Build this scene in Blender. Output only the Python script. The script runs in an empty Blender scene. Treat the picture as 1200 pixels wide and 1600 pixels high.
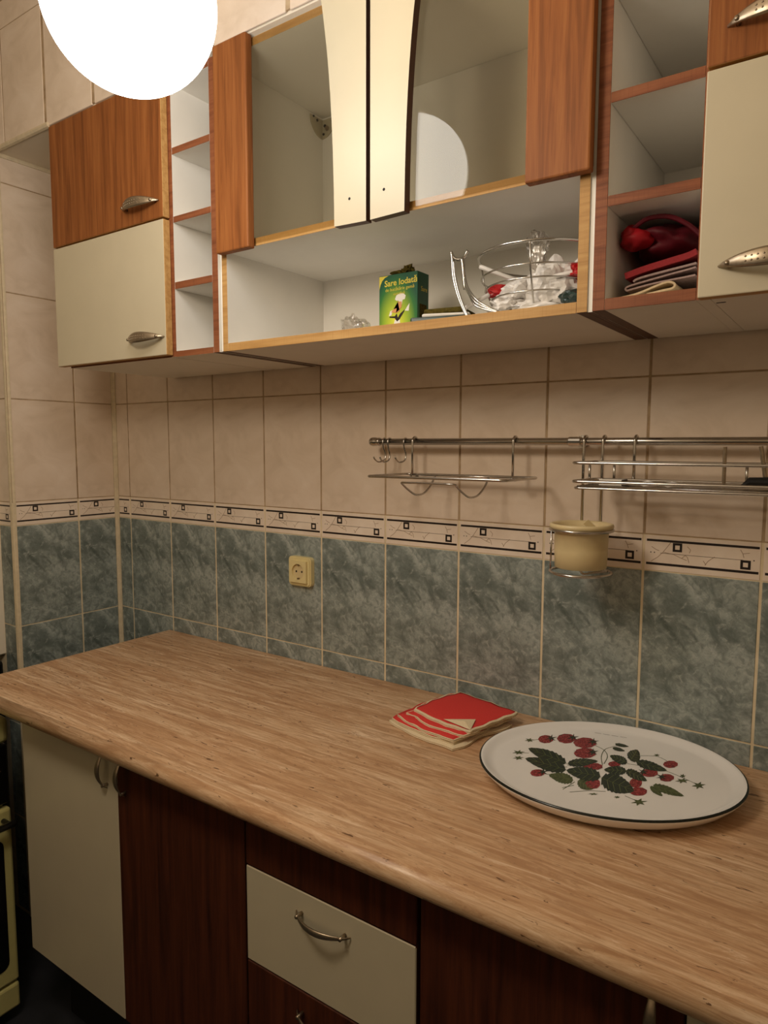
import bpy, bmesh, math, random, json
from mathutils import Vector, Matrix, noise

sc = bpy.context.scene
Z0 = 0.902            # the model is laid out from the lower grout line of the back wall; Z0 lifts it to the floor
# ---------------------------------------------------------------- camera
cam_data = bpy.data.cameras.new('camera')
cam = bpy.data.objects.new('camera', cam_data); sc.collection.objects.link(cam); sc.camera = cam
cam_data.sensor_fit = 'HORIZONTAL'; cam_data.sensor_width = 36.0; cam_data.lens = 36 * 1083.1 / 1200
cam_data.clip_start = 0.02
a, b, c = 1.47562, -0.0027, 0.60911
Rm = Matrix.Rotation(c, 3, 'Z') @ Matrix.Rotation(b, 3, 'Y') @ Matrix.Rotation(a, 3, 'X')
cam.matrix_world = Matrix.Translation((2.01113, -1.35706, 0.53021 + Z0)) @ Rm.to_4x4()
# ---------------------------------------------------------------- world, exposure
w = bpy.data.worlds.new('world'); sc.world = w; w.use_nodes = True
w.node_tree.nodes['Background'].inputs[0].default_value = (0.9, 0.8, 0.65, 1)
w.node_tree.nodes['Background'].inputs[1].default_value = 0.02
sc.view_settings.view_transform = 'Standard'; sc.view_settings.look = 'None'
sc.view_settings.gamma = 1.0; sc.view_settings.use_curve_mapping = False
sc.view_settings.exposure = 0.41
LAMP = (1.116, -0.706, 1.157); LAMP_R = 0.1203; LAMP_E = 7.6; LAMP_C = (1.0, 0.965, 0.915)
# added warm fill light out of frame, lifts the dim back wall and worktop
l2 = bpy.data.lights.new('fill_light', 'POINT'); l2.energy = 14.2; l2.color = (1.0, 0.86, 0.68); l2.shadow_soft_size = 0.13
l2o = bpy.data.objects.new('fill_light', l2); sc.collection.objects.link(l2o); l2o.location = (1.20, -1.22, 1.08 + Z0)

# ---------------------------------------------------------------- material helpers
def lin(r, g, b_):
    f = lambda v: (v/255/12.92) if v/255 <= .04045 else ((v/255+.055)/1.055)**2.4
    return (f(r), f(g), f(b_), 1)
class NT:
    def __init__(s, name, rough=.5, spec=.5, metal=0):
        s.m = bpy.data.materials.new(name); s.m.use_nodes = True
        s.t = s.m.node_tree; s.n = s.t.nodes; s.b = s.n['Principled BSDF']
        s.b.inputs['Roughness'].default_value = rough
        s.b.inputs['Specular IOR Level'].default_value = spec
        s.b.inputs['Metallic'].default_value = metal
    def add(s, typ, **kw):
        nd = s.n.new(typ)
        for k, v in kw.items():
            if k in nd.inputs: 
                nd.inputs[k].default_value = v
            else: setattr(nd, k, v)
        return nd
    def link(s, a_, b_): s.t.links.new(a_, b_)
    def coord(s, scale=(1,1,1), rot=(0,0,0), loc=(0,0,0), kind='Object'):
        tc = s.add('ShaderNodeTexCoord'); mp = s.add('ShaderNodeMapping')
        mp.inputs['Scale'].default_value = scale; mp.inputs['Rotation'].default_value = rot; mp.inputs['Location'].default_value = loc
        s.link(tc.outputs[kind], mp.inputs[0]); return mp.outputs[0]
    def noise(s, vec, scale, detail=4, rough=.55, dist=0):
        nd = s.add('ShaderNodeTexNoise'); nd.inputs['Scale'].default_value = scale
        nd.inputs['Detail'].default_value = detail; nd.inputs['Roughness'].default_value = rough; nd.inputs['Distortion'].default_value = dist
        s.link(vec, nd.inputs['Vector']); return nd.outputs['Fac']
    def ramp(s, fac, stops):
        nd = s.add('ShaderNodeValToRGB'); cr = nd.color_ramp
        while len(cr.elements) < len(stops): cr.elements.new(.5)
        for e, (p, col) in zip(cr.elements, stops): e.position = p; e.color = col
        s.link(fac, nd.inputs[0]); return nd.outputs[0]
    def mix(s, fac, a_, b_, mode='MIX'):
        nd = s.add('ShaderNodeMix'); nd.data_type = 'RGBA'; nd.blend_type = mode
        for sock, v in ((nd.inputs[0], fac), (nd.inputs[6], a_), (nd.inputs[7], b_)):
            if hasattr(v, 'is_output'): s.link(v, sock)
            else: sock.default_value = v
        return nd.outputs[2]
    def color(s, v):
        if hasattr(v, 'is_output'): s.link(v, s.b.inputs['Base Color'])
        else: s.b.inputs['Base Color'].default_value = v
        return s
    def bump(s, fac, strength=.2, dist=.001):
        nd = s.add('ShaderNodeBump'); nd.inputs['Strength'].default_value = strength; nd.inputs['Distance'].default_value = dist
        s.link(fac, nd.inputs['Height']); s.link(nd.outputs[0], s.b.inputs['Normal']); return s
def plain(name, col, rough=.5, spec=.5, metal=0, var=.06, scale=40):
    t = NT(name, rough, spec, metal); v = t.noise(t.coord(), scale, 3)
    dk = tuple(x*(1-var*2) for x in col[:3])+(1,)
    t.color(t.ramp(v, [(.3, dk), (.7, col)])); return t.m

def wood(name, c1, c2, c3, scale=(60, 60, 3), rough=.55):
    t = NT(name, rough, .25); v = t.coord(scale)
    f = t.noise(v, 1.0, 5, .6, .6); g = t.noise(t.coord((300, 300, 9)), 1, 3, .7)
    base = t.ramp(f, [(.28, c1), (.5, c2), (.74, c3)])
    t.color(t.mix(t.ramp(g, [(.52, (0,0,0,1)), (.72, (.45,.45,.45,1))]), base, c1)); t.bump(g, .15, .0005); return t.m
M = {}
M['cherry'] = wood('cherry_wood', lin(102,58,27), lin(144,86,43), lin(166,106,57))
M['oak'] = wood('oak_edging', lin(172,128,74), lin(196,152,94), lin(210,170,112), (5, 90, 90))
M['cherry_edge'] = wood('cherry_edging', lin(112,62,38), lin(140,84,54), lin(154,98,64), (6, 90, 90))
M['dark_edge'] = plain('dark_brown_edging', lin(84,46,30), .5)
M['dark_wood'] = wood('dark_brown_wood', lin(52,24,14), lin(78,38,22), lin(98,50,28))
M['cream'] = plain('cream_laminate', lin(208,197,170), .38, .4, var=.02, scale=12)
M['melamine'] = plain('white_melamine', lin(240,236,228), .45, .4, var=.02, scale=15)
M['cream_trim'] = plain('cream_plaster_trim', lin(222,206,176), .6, .3, var=.08, scale=60)
M['chrome'] = plain('chrome', lin(200,196,190), .22, .5, 1.0, var=.05)
M['bronze'] = plain('brushed_pewter_metal', lin(176,160,138), .36, .5, .9, var=.1, scale=200)
M['black_enamel'] = plain('black_enamel', lin(16,15,15), .3, .5)
M['rubber'] = plain('dark_rubber', lin(20,18,17), .7)
M['cooker_cream'] = plain('cream_cooker_enamel', lin(205,196,130), .35, .5, var=.03)
M['plaster'] = plain('white_plaster', lin(240,228,208), .85, .2, var=.03, scale=5)
M['far_tile'] = plain('pale_wall_paint', lin(196,180,156), .7, .3, var=.03, scale=5)
M['print_black'] = plain('black_print', lin(38,28,24), .35)
M['print_line'] = plain('thin_grey_print', lin(126,106,88), .4)
M['print_vein'] = plain('brown_vein_print', lin(186,160,134), .4)
M['ivory'] = plain('ivory_plastic', lin(232,216,160), .35, .5, var=.03)
M['cup'] = plain('cream_cup_plastic', lin(226,206,158), .4, .5, var=.05, scale=25)
M['dark_hole'] = plain('dark_recess', lin(28,20,16), .8)
M['glaze'] = plain('white_glaze', lin(242,240,238), .16, .5, var=.02, scale=9)
M['green_line'] = plain('dark_green_rim_line', lin(18,26,20), .2)
M['leaf_dark'] = plain('printed_dark_leaf', lin(38,50,28), .25, var=.3, scale=140)
M['leaf_light'] = plain('printed_light_leaf', lin(86,96,54), .25, var=.25, scale=140)
M['leaf_vein'] = plain('printed_leaf_vein', lin(120,128,84), .25)
t = NT('printed_berry', .25); v = t.add('ShaderNodeTexVoronoi'); v.inputs['Scale'].default_value = 330
t.link(t.coord(), v.inputs['Vector'])
t.color(t.ramp(v.outputs['Distance'], [(.10, lin(206,110,104)), (.28, lin(158,44,48)), (.8, lin(104,22,28))])); M['berry'] = t.m
M['plastic_white'] = plain('white_bag_plastic', lin(236,232,228), .35, .5, var=.02)
M['red_cloth'] = plain('red_cloth', lin(222,70,66), .9, .15, var=.08, scale=600)
M['red_side'] = M['red_cloth']
M['hem'] = plain('cream_hem_cloth', lin(236,218,184), .9, .15, var=.08, scale=600)
M['maroon'] = plain('dark_maroon_fabric', lin(96,12,28), .6, .3, var=.2, scale=60)
M['bright_red'] = plain('bright_red_fabric', lin(176,20,34), .6, .3, var=.2, scale=60)
M['beige_cloth'] = plain('beige_cloth', lin(208,186,150), .9, .15, var=.08, scale=300)
M['bag_red'] = plain('red_printed_plastic', lin(196,38,42), .35)
M['bracket'] = plain('translucent_plastic', lin(186,176,150), .4)
M['deep_red'] = plain('muted_red_cloth', lin(150,50,54), .9, .15, var=.1, scale=300)
M['lilac'] = plain('grey_lilac_cloth', lin(170,146,140), .9, .15, var=.15, scale=300)
M['teal'] = plain('teal_foil', lin(34,62,58), .3, .5, var=.3, scale=60)
M['floor'] = plain('dark_floor_tile', lin(50,52,58), .35, .5, var=.2, scale=14)
M['white_paper'] = plain('white_paper', lin(236,230,220), .8, .2, var=.02)
M['bounce_cut'] = plain('dark_blue_bounce_cut', lin(84,90,86), .4, .4, var=.1, scale=8)  # for the added slabs that soak up bounce near the floor
M['yellow_print'] = plain('yellow_print', lin(226,206,70), .4)
M['moss'] = plain('olive_brown_tuft', lin(96,84,36), .9, .1, var=.3, scale=200)
M['skin_print'] = plain('peach_print', lin(214,150,90), .5)

# light wall tile: pale pinkish marble, the same print on each tile
t = NT('light_wall_tile', .3, .4)
f = t.noise(t.coord((9,9,14), (0,.6,0)), 1.0, 6, .6, .8)
t.color(t.ramp(f, [(.25, lin(214,195,174)), (.5, lin(228,210,191)), (.75, lin(236,220,203))])); M['tile_light'] = t.m
# blue-grey marble tile with streaks falling to the right
t = NT('blue_marble_tile', .3, .45)
v = t.coord((1,1,1), (0,-.72,0)); 
mp = t.add('ShaderNodeMapping'); t.link(v, mp.inputs[0]); mp.inputs['Scale'].default_value = (6, 9, 17)
f = t.noise(mp.outputs[0], 1.0, 9, .68, .9)
g = t.noise(t.coord((14,14,14), loc=(3.1,0,1.7)), 1.0, 6, .65, .6)
base = t.ramp(f, [(.30, lin(104,114,110)), (.45, lin(144,154,150)), (.57, lin(168,177,173)), (.73, lin(204,210,206))])
base = t.mix(t.ramp(g, [(.36, (.8,.8,.8,1)), (.56, (0,0,0,1))]), base, lin(92,102,98))
fin = t.noise(t.coord((60,60,60)), 1.0, 5, .7, .8)
base = t.mix(t.ramp(fin, [(.40, (.5,.5,.5,1)), (.52, (0,0,0,1))]), base, lin(100,112,108))
base = t.mix(t.ramp(fin, [(.56, (0,0,0,1)), (.68, (.5,.5,.5,1))]), base, lin(200,206,200))
for gx, gz, hl, hw_, k_ in ((.050, .185, .045, .0050, .55), (.088, .185, .028, .0032, .45), (.140, .070, .030, .004, .35)):
    mpg = t.coord((1,1,1)); sb_ = t.add('ShaderNodeVectorMath', operation='SUBTRACT'); t.link(mpg, sb_.inputs[0]); sb_.inputs[1].default_value = (gx, 0, gz)
    rt = t.add('ShaderNodeVectorRotate', rotation_type='Y_AXIS'); rt.inputs['Angle'].default_value = -.88; t.link(sb_.outputs[0], rt.inputs['Vector'])
    sg = t.add('ShaderNodeSeparateXYZ'); t.link(rt.outputs[0], sg.inputs[0])
    aa = t.add('ShaderNodeMath', operation='DIVIDE'); t.link(sg.outputs[0], aa.inputs[0]); aa.inputs[1].default_value = hl
    cc = t.add('ShaderNodeMath', operation='DIVIDE'); t.link(sg.outputs[2], cc.inputs[0]); cc.inputs[1].default_value = hw_
    a2 = t.add('ShaderNodeMath', operation='MULTIPLY'); t.link(aa.outputs[0], a2.inputs[0]); t.link(aa.outputs[0], a2.inputs[1])
    c2 = t.add('ShaderNodeMath', operation='MULTIPLY'); t.link(cc.outputs[0], c2.inputs[0]); t.link(cc.outputs[0], c2.inputs[1])
    sm2 = t.add('ShaderNodeMath', operation='ADD'); t.link(a2.outputs[0], sm2.inputs[0]); t.link(c2.outputs[0], sm2.inputs[1])
    s3_ = t.add('ShaderNodeMath', operation='MULTIPLY_ADD'); t.link(fin, s3_.inputs[0]); s3_.inputs[1].default_value = 2.4; t.link(sm2.outputs[0], s3_.inputs[2])
    base = t.mix(t.ramp(s3_.outputs[0], [(.0, (k_,k_,k_,1)), (.999, (0,0,0,1))]) if False else t.ramp((lambda d_: (t.link(s3_.outputs[0], d_.inputs[0]), setattr(d_.inputs[1], 'default_value', 3.2), d_.outputs[0])[2])(t.add('ShaderNodeMath', operation='DIVIDE')), [(.35, (k_,k_,k_,1)), (.85, (0,0,0,1))]), base, lin(70,80,76))
vo = t.add('ShaderNodeTexVoronoi', feature='DISTANCE_TO_EDGE'); vo.inputs['Scale'].default_value = 17
dm = t.add('ShaderNodeVectorMath', operation='ADD'); t.link(t.coord(loc=(.3,.1,.2)), dm.inputs[0])
nc = t.add('ShaderNodeTexNoise'); nc.inputs['Scale'].default_value = 22; t.link(t.coord(), nc.inputs['Vector'])
sm = t.add('ShaderNodeVectorMath', operation='SCALE'); sm.inputs['Scale'].default_value = .07; t.link(nc.outputs['Color'], sm.inputs[0])
t.link(sm.outputs[0], dm.inputs[1]); t.link(dm.outputs[0], vo.inputs['Vector'])
gate = t.ramp(g, [(.5, (0,0,0,1)), (.62, (.45,.45,.45,1))])
vein = t.ramp(vo.outputs['Distance'], [(.0, (1,1,1,1)), (.012, (0,0,0,1))])
base = t.mix(t.mix(1.0, gate, vein, 'MULTIPLY'), base, lin(178,180,172)); t.color(base); M['tile_blue'] = t.m
# grout: cream low down, browner between the light tiles
t = NT('grout', .85, .2)
sx = t.add('ShaderNodeSeparateXYZ'); t.link(t.coord(), sx.inputs[0])
mr = t.add('ShaderNodeMath', operation='GREATER_THAN'); mr.inputs[1].default_value = .364 + Z0; t.link(sx.outputs[2], mr.inputs[0])
gn = t.noise(t.coord(), 25, 4)
t.color(t.mix(mr.outputs[0], t.ramp(gn, [(.3, lin(216,200,168)), (.7, lin(236,220,188))]), t.ramp(gn, [(.3, lin(150,126,98)), (.7, lin(196,172,140))]))); M['grout'] = t.m
t = NT('border_tile_glaze', .3, .4); f = t.noise(t.coord(), 14, 5)
t.color(t.ramp(f, [(.3, lin(232,214,196)), (.7, lin(246,232,216))])); M['tile_border'] = t.m
# worktop: travertine laminate, streaks along the length
t = NT('travertine_worktop', .34, .4)
f = t.noise(t.coord((1.7, 20, 20)), 1.0, 10, .74, .9)
f2 = t.noise(t.coord((7, 75, 75)), 1.0, 8, .8, 1.0)
sp = t.noise(t.coord((40, 150, 150)), 1.0, 3, .6, .6)
base = t.ramp(f, [(.32, lin(172,132,96)), (.46, lin(200,160,122)), (.56, lin(212,178,142)), (.70, lin(234,206,174))])
base = t.mix(t.ramp(f2, [(.42, (.7,.7,.7,1)), (.53, (0,0,0,1))]), base, lin(168,126,90))
base = t.mix(t.ramp(f2, [(.55, (0,0,0,1)), (.64, (.6,.6,.6,1))]), base, lin(238,212,182))
base = t.mix(t.ramp(sp, [(.30, (.95,.95,.95,1)), (.345, (0,0,0,1))]), base, lin(104,72,46)); t.color(base); M['worktop'] = t.m
# tinted glass, clear crumpled film
def see_through(name, tint, rough=.0, base_gloss=1.0, ior=1.5):
    m = bpy.data.materials.new(name); m.use_nodes = True; nt = m.node_tree; nt.nodes.clear()
    o = nt.nodes.new('ShaderNodeOutputMaterial'); mx = nt.nodes.new('ShaderNodeMixShader'); tr = nt.nodes.new('ShaderNodeBsdfTransparent')
    gl = nt.nodes.new('ShaderNodeBsdfGlossy'); fr = nt.nodes.new('ShaderNodeFresnel'); fr.inputs[0].default_value = ior
    ge = nt.nodes.new('ShaderNodeNewGeometry'); mi_ = nt.nodes.new('ShaderNodeMix'); mi_.inputs[2].default_value = ior; mi_.inputs[3].default_value = 1/ior
    nt.links.new(ge.outputs['Backfacing'], mi_.inputs[0]); nt.links.new(mi_.outputs[0], fr.inputs[0])
    mu = nt.nodes.new('ShaderNodeMath'); mu.operation = 'MULTIPLY'; mu.inputs[1].default_value = base_gloss
    tr.inputs[0].default_value = tint; gl.inputs['Roughness'].default_value = rough; gl.inputs[0].default_value = (1,1,1,1)
    L = nt.links.new; L(fr.outputs[0], mu.inputs[0]); L(mu.outputs[0], mx.inputs[0]); L(tr.outputs[0], mx.inputs[1]); L(gl.outputs[0], mx.inputs[2]); L(mx.outputs[0], o.inputs[0])
    return m
M['glass'] = see_through('bronze_tinted_glass', (.86,.84,.78,1), 0, .5)
M['film'] = see_through('clear_plastic_film', (.86,.84,.82,1), .12, 3.0)
M['film_white'] = see_through('milky_plastic_film', (.8,.78,.76,1), .3, 4.0)
# globe lamp
m = bpy.data.materials.new('lit_opal_globe'); m.use_nodes = True; bs = m.node_tree.nodes['Principled BSDF']
bs.inputs['Base Color'].default_value = (.9,.88,.84,1); bs.inputs['Emission Color'].default_value = LAMP_C+(1,); bs.inputs['Emission Strength'].default_value = LAMP_E
M['globe'] = m
# salt box front: yellow-green panel with a darker green curved top
t = NT('salt_box_card', .4, .4)
tc = t.add('ShaderNodeTexCoord'); s3 = t.add('ShaderNodeSeparateXYZ'); t.link(tc.outputs['Generated'], s3.inputs[0])
mth = lambda op, a_, b_: (lambda nd: ([t.link(v_, nd.inputs[i]) if hasattr(v_, 'is_output') else setattr(nd.inputs[i], 'default_value', v_) for i, v_ in enumerate((a_, b_))], nd.outputs[0])[1])(t.add('ShaderNodeMath', operation=op))
dx = mth('MULTIPLY', mth('SUBTRACT', s3.outputs[0], .45), 1.0); dz = mth('MULTIPLY', mth('SUBTRACT', s3.outputs[2], .22), .8)
rad = mth('SQRT', mth('ADD', mth('MULTIPLY', dx, dx), mth('MULTIPLY', dz, dz)), 0)
t.color(t.ramp(rad, [(.05, lin(214,214,60)), (.3, lin(150,176,46)), (.5, lin(44,112,48)), (.62, lin(18,82,56))])); M['salt'] = t.m

# ---------------------------------------------------------------- mesh helpers
ORG = {}
def link(o): sc.collection.objects.link(o); return o
def tag(o, label=None, cat=None, group=None, kind=None):
    if label: o['label'] = label
    if cat: o['category'] = cat
    if group: o['group'] = group
    if kind: o['kind'] = kind
    return o
def thing(name, label, cat, loc, group=None):
    o = bpy.data.objects.new(name, None); o.empty_display_size = .02; link(o)
    o.location = (loc[0], loc[1], loc[2]+Z0); ORG[o.name] = Vector(loc); return tag(o, label, cat, group)
def obj(name, bm, mats, parent=None, loc=None, smooth=False, local=False):
    """one mesh object; vertices are given in layout space unless local"""
    if not isinstance(mats, (list, tuple)): mats = [mats]
    loc = Vector(loc) if loc is not None else (ORG[parent.name].copy() if parent else Vector((0,0,-Z0)))
    if not local: bmesh.ops.translate(bm, verts=bm.verts, vec=-loc)
    me = bpy.data.meshes.new(name); bm.normal_update(); bm.to_mesh(me); bm.free()
    for m_ in mats: me.materials.append(M[m_] if isinstance(m_, str) else m_)
    if smooth:
        for p in me.polygons: p.use_smooth = True
    o = bpy.data.objects.new(name, me); link(o); ORG[o.name] = loc
    if parent: o.parent = parent; o.location = loc - ORG[parent.name]
    else: o.location = loc + Vector((0,0,Z0))
    return o
def box(bm, x0, x1, y0, y1, z0, z1, bev=0, mi=0, front=None, bottom=None, right=None, left=None, top=None, seg=1):
    t_ = bmesh.new(); vs = [t_.verts.new((x, y, z)) for x in (x0, x1) for y in (y0, y1) for z in (z0, z1)]
    for q in ((0,1,3,2),(4,6,7,5),(0,4,5,1),(2,3,7,6),(0,2,6,4),(1,5,7,3)): t_.faces.new([vs[i] for i in q])
    if bev: bmesh.ops.bevel(t_, geom=list(t_.edges), offset=bev, segments=seg, affect='EDGES', profile=.5)
    t_.normal_update()
    for f_ in t_.faces:
        n = f_.normal; f_.material_index = mi
        if front is not None and n.y < -.6: f_.material_index = front
        if bottom is not None and n.z < -.6: f_.material_index = bottom
        if top is not None and n.z > .6: f_.material_index = top
        if right is not None and n.x > .6: f_.material_index = right
        if left is not None and n.x < -.6: f_.material_index = left
    merge(bm, t_); return bm
def merge(bm, t_):
    me = bpy.data.meshes.new('tmp'); t_.to_mesh(me); t_.free(); bm.from_mesh(me); bpy.data.meshes.remove(me)
def B(*a_, **k): return box(bmesh.new(), *a_, **k)
def catmull(pts, n=6, closed=False):
    P_ = [Vector(p) for p in pts]; out = []; N = len(P_)
    for i in range(N if closed else N-1):
        g = (lambda j: P_[j % N]) if closed else (lambda j: P_[max(0, min(N-1, j))])
        p0, p1, p2, p3 = g(i-1), g(i), g(i+1), g(i+2)
        for k in range(n):
            s = k/n; out.append(.5*((2*p1)+(p2-p0)*s+(2*p0-5*p1+4*p2-p3)*s*s+(3*p1-p0-3*p2+p3)*s**3))
    if not closed: out.append(P_[-1])
    return out
def tube(bm, pts, r, seg=8, closed=False, mi=0):
    P_ = [Vector(p) for p in pts]; N = len(P_); rings = []; ref = None
    for i, p in enumerate(P_):
        d = (P_[(i+1) % N]-P_[i-1]) if closed else (P_[min(N-1, i+1)]-P_[max(0, i-1)])
        d.normalize()
        if ref is None: ref = d.orthogonal().normalized()
        ref = (ref - d*ref.dot(d)).normalized(); bn = d.cross(ref)
        rr = r[i] if isinstance(r, (list, tuple)) else r
        rings.append([bm.verts.new(p + (ref*math.cos(2*math.pi*k/seg)+bn*math.sin(2*math.pi*k/seg))*rr) for k in range(seg)])
    for i in range(N if closed else N-1):
        A, Bb = rings[i], rings[(i+1) % N]; off = 0
        if closed and i == N-1:
            off = min(range(seg), key=lambda o_: (A[0].co-Bb[o_].co).length)
        for k in range(seg):
            f_ = bm.faces.new((A[k], A[(k+1) % seg], Bb[(k+1+off) % seg], Bb[(k+off) % seg])); f_.material_index = mi
    if not closed:
        for R_ in (rings[0][::-1], rings[-1]): bm.faces.new(R_).material_index = mi
    return bm
def T(pts, r, seg=8, closed=False): return tube(bmesh.new(), pts, r, seg, closed)
def lathe(bm, prof, cx, cy, seg=40, sx=1, sy=1, rot=0, mis=None, cap0=True, cap1=True):
    rings = []
    for r, z in prof:
        ring = []
        for k in range(seg):
            an = 2*math.pi*k/seg; x, y = r*sx*math.cos(an), r*sy*math.sin(an)
            ring.append(bm.verts.new((cx+x*math.cos(rot)-y*math.sin(rot), cy+x*math.sin(rot)+y*math.cos(rot), z)))
        rings.append(ring)
    for i in range(len(prof)-1):
        for k in range(seg):
            f_ = bm.faces.new((rings[i][k], rings[i][(k+1) % seg], rings[i+1][(k+1) % seg], rings[i+1][k]))
            if mis: f_.material_index = mis[i]
    if cap0: bm.faces.new(rings[0][::-1])
    if cap1: bm.faces.new(rings[-1])
    bmesh.ops.recalc_face_normals(bm, faces=bm.faces); return bm
def prism(bm, poly, axis, lo, hi, mi=0, mi_side=None):
    """extrude a 2-D polygon along an axis ('x': poly=(y,z), 'y': (x,z), 'z': (x,y))"""
    mk = {'x': lambda u, v_, h: (h, u, v_), 'y': lambda u, v_, h: (u, h, v_), 'z': lambda u, v_, h: (u, v_, h)}[axis]
    t_ = bmesh.new(); A = [t_.verts.new(mk(u, v_, lo)) for u, v_ in poly]; C_ = [t_.verts.new(mk(u, v_, hi)) for u, v_ in poly]
    f1 = t_.faces.new(A); f2 = t_.faces.new(C_); n = len(poly); f1.material_index = f2.material_index = mi
    for i in range(n):
        t_.faces.new((A[i], A[(i+1) % n], C_[(i+1) % n], C_[i])).material_index = mi if mi_side is None else mi_side
    bmesh.ops.recalc_face_normals(t_, faces=t_.faces); merge(bm, t_); return bm
def rrect(cx, cz, w_, h_, r, n=4):
    out = []
    for sx_, sz_, a0 in ((1,-1,-90),(1,1,0),(-1,1,90),(-1,-1,180)):
        for k in range(n+1):
            an = math.radians(a0+90*k/n); out.append((cx+sx_*(w_/2-r)+r*math.cos(an), cz+sz_*(h_/2-r)+r*math.sin(an)))
    return out
def rough_ball(bm, c_, s, amp=.25, sub=3, seed=0, freq=3, flat=False):
    t_ = bmesh.new(); bmesh.ops.create_icosphere(t_, subdivisions=sub, radius=1)
    for v_ in t_.verts:
        d = v_.co.copy(); k = 1+amp*noise.noise(d*freq+Vector((seed, seed*1.7, 0)))*1.6 + amp*.5*noise.noise(d*freq*2.7+Vector((seed,0,9)))
        v_.co = Vector((d.x*s[0]*k, d.y*s[1]*k, d.z*s[2]*k))+Vector(c_)
    merge(bm, t_); return bm
def text_mesh(txt, size, mat_, parent, name, origin, ux, uz, extr=.0002, shear=0, align='LEFT', bold=0):
    """lettering as a thin mesh; ux, uz are the reading and up directions"""
    cu = bpy.data.curves.new('tmp', 'FONT'); cu.body = txt; cu.size = size; cu.extrude = extr; cu.shear = shear; cu.align_x = align; cu.offset = bold
    cu.resolution_u = 3
    o = bpy.data.objects.new('tmp', cu); link(o); dg = bpy.context.evaluated_depsgraph_get()
    me = bpy.data.meshes.new_from_object(o.evaluated_get(dg)); bpy.data.objects.remove(o)
    ux = Vector(ux).normalized(); uz = Vector(uz).normalized(); un = ux.cross(uz)
    for v_ in me.vertices: v_.co = Vector(origin)-ORG[parent.name]+ux*v_.co.x+uz*v_.co.y+un*v_.co.z
    me.materials.clear(); me.materials.append(M[mat_]); ob = bpy.data.objects.new(name, me); link(ob); ob.parent = parent; ORG[ob.name] = ORG[parent.name].copy(); return ob
# ================================================================ SETTING
X0, TW, TH, BH, G = .0687, .2, .296, .0686, .0048          # tile grid of the back wall
wall_back = obj('wall_back', B(-.02, 3.0, .0012, .12, -Z0, 1.70), 'grout'); tag(wall_back, kind='structure')
wall_left = obj('wall_left', B(-.13, -.0012, -.3393, .0012, -Z0, 1.70), 'grout'); tag(wall_left, kind='structure')
pier = obj('wall_front_left', B(-1.0, -.13, -.34, -.24, -Z0, 1.70), 'far_tile'); tag(pier, kind='structure')
head = obj('wall_upper', B(-.13, 3.0, -.3393, -.0, 1.335, 1.70), 'grout'); tag(head, kind='structure')
soff = obj('trim_soffit', B(-.004, 3.0, -.334, .0, 1.329, 1.335), 'plaster'); tag(soff, kind='structure')
for nm, bx_ in (('wall_far_left', (-1.1, -1.0, -2.4, -.24, -Z0, 1.70)), ('wall_right', (3.0, 3.1, -2.4, .12, -Z0, 1.70)), ('wall_front', (-1.1, 3.1, -2.5, -2.4, -Z0, 1.70))):
    tag(obj(nm, B(*bx_), 'plaster'), kind='structure')
for i_, bx_ in enumerate(((-1.0, -.99, -2.4, -.34, -Z0, .30), (2.99, 3.0, -2.4, .004, -Z0, .30), (-.99, 2.99, -2.4, -2.39, -Z0, .30), (-.99, -.151, -.352, -.3405, -Z0, .30))):
    tag(obj('trim_%d' % (6+i_), B(*bx_), 'bounce_cut'), kind='structure')  # unseen dark slabs added on the lower walls to reduce bounced light
tag(obj('floor', B(-1.1, 3.1, -2.5, .12, -Z0-.05, -Z0), 'floor'), kind='structure')
tag(obj('ceiling', B(-1.1, 3.1, -2.5, .12, 1.70, 1.76), 'plaster'), kind='structure')

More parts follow.
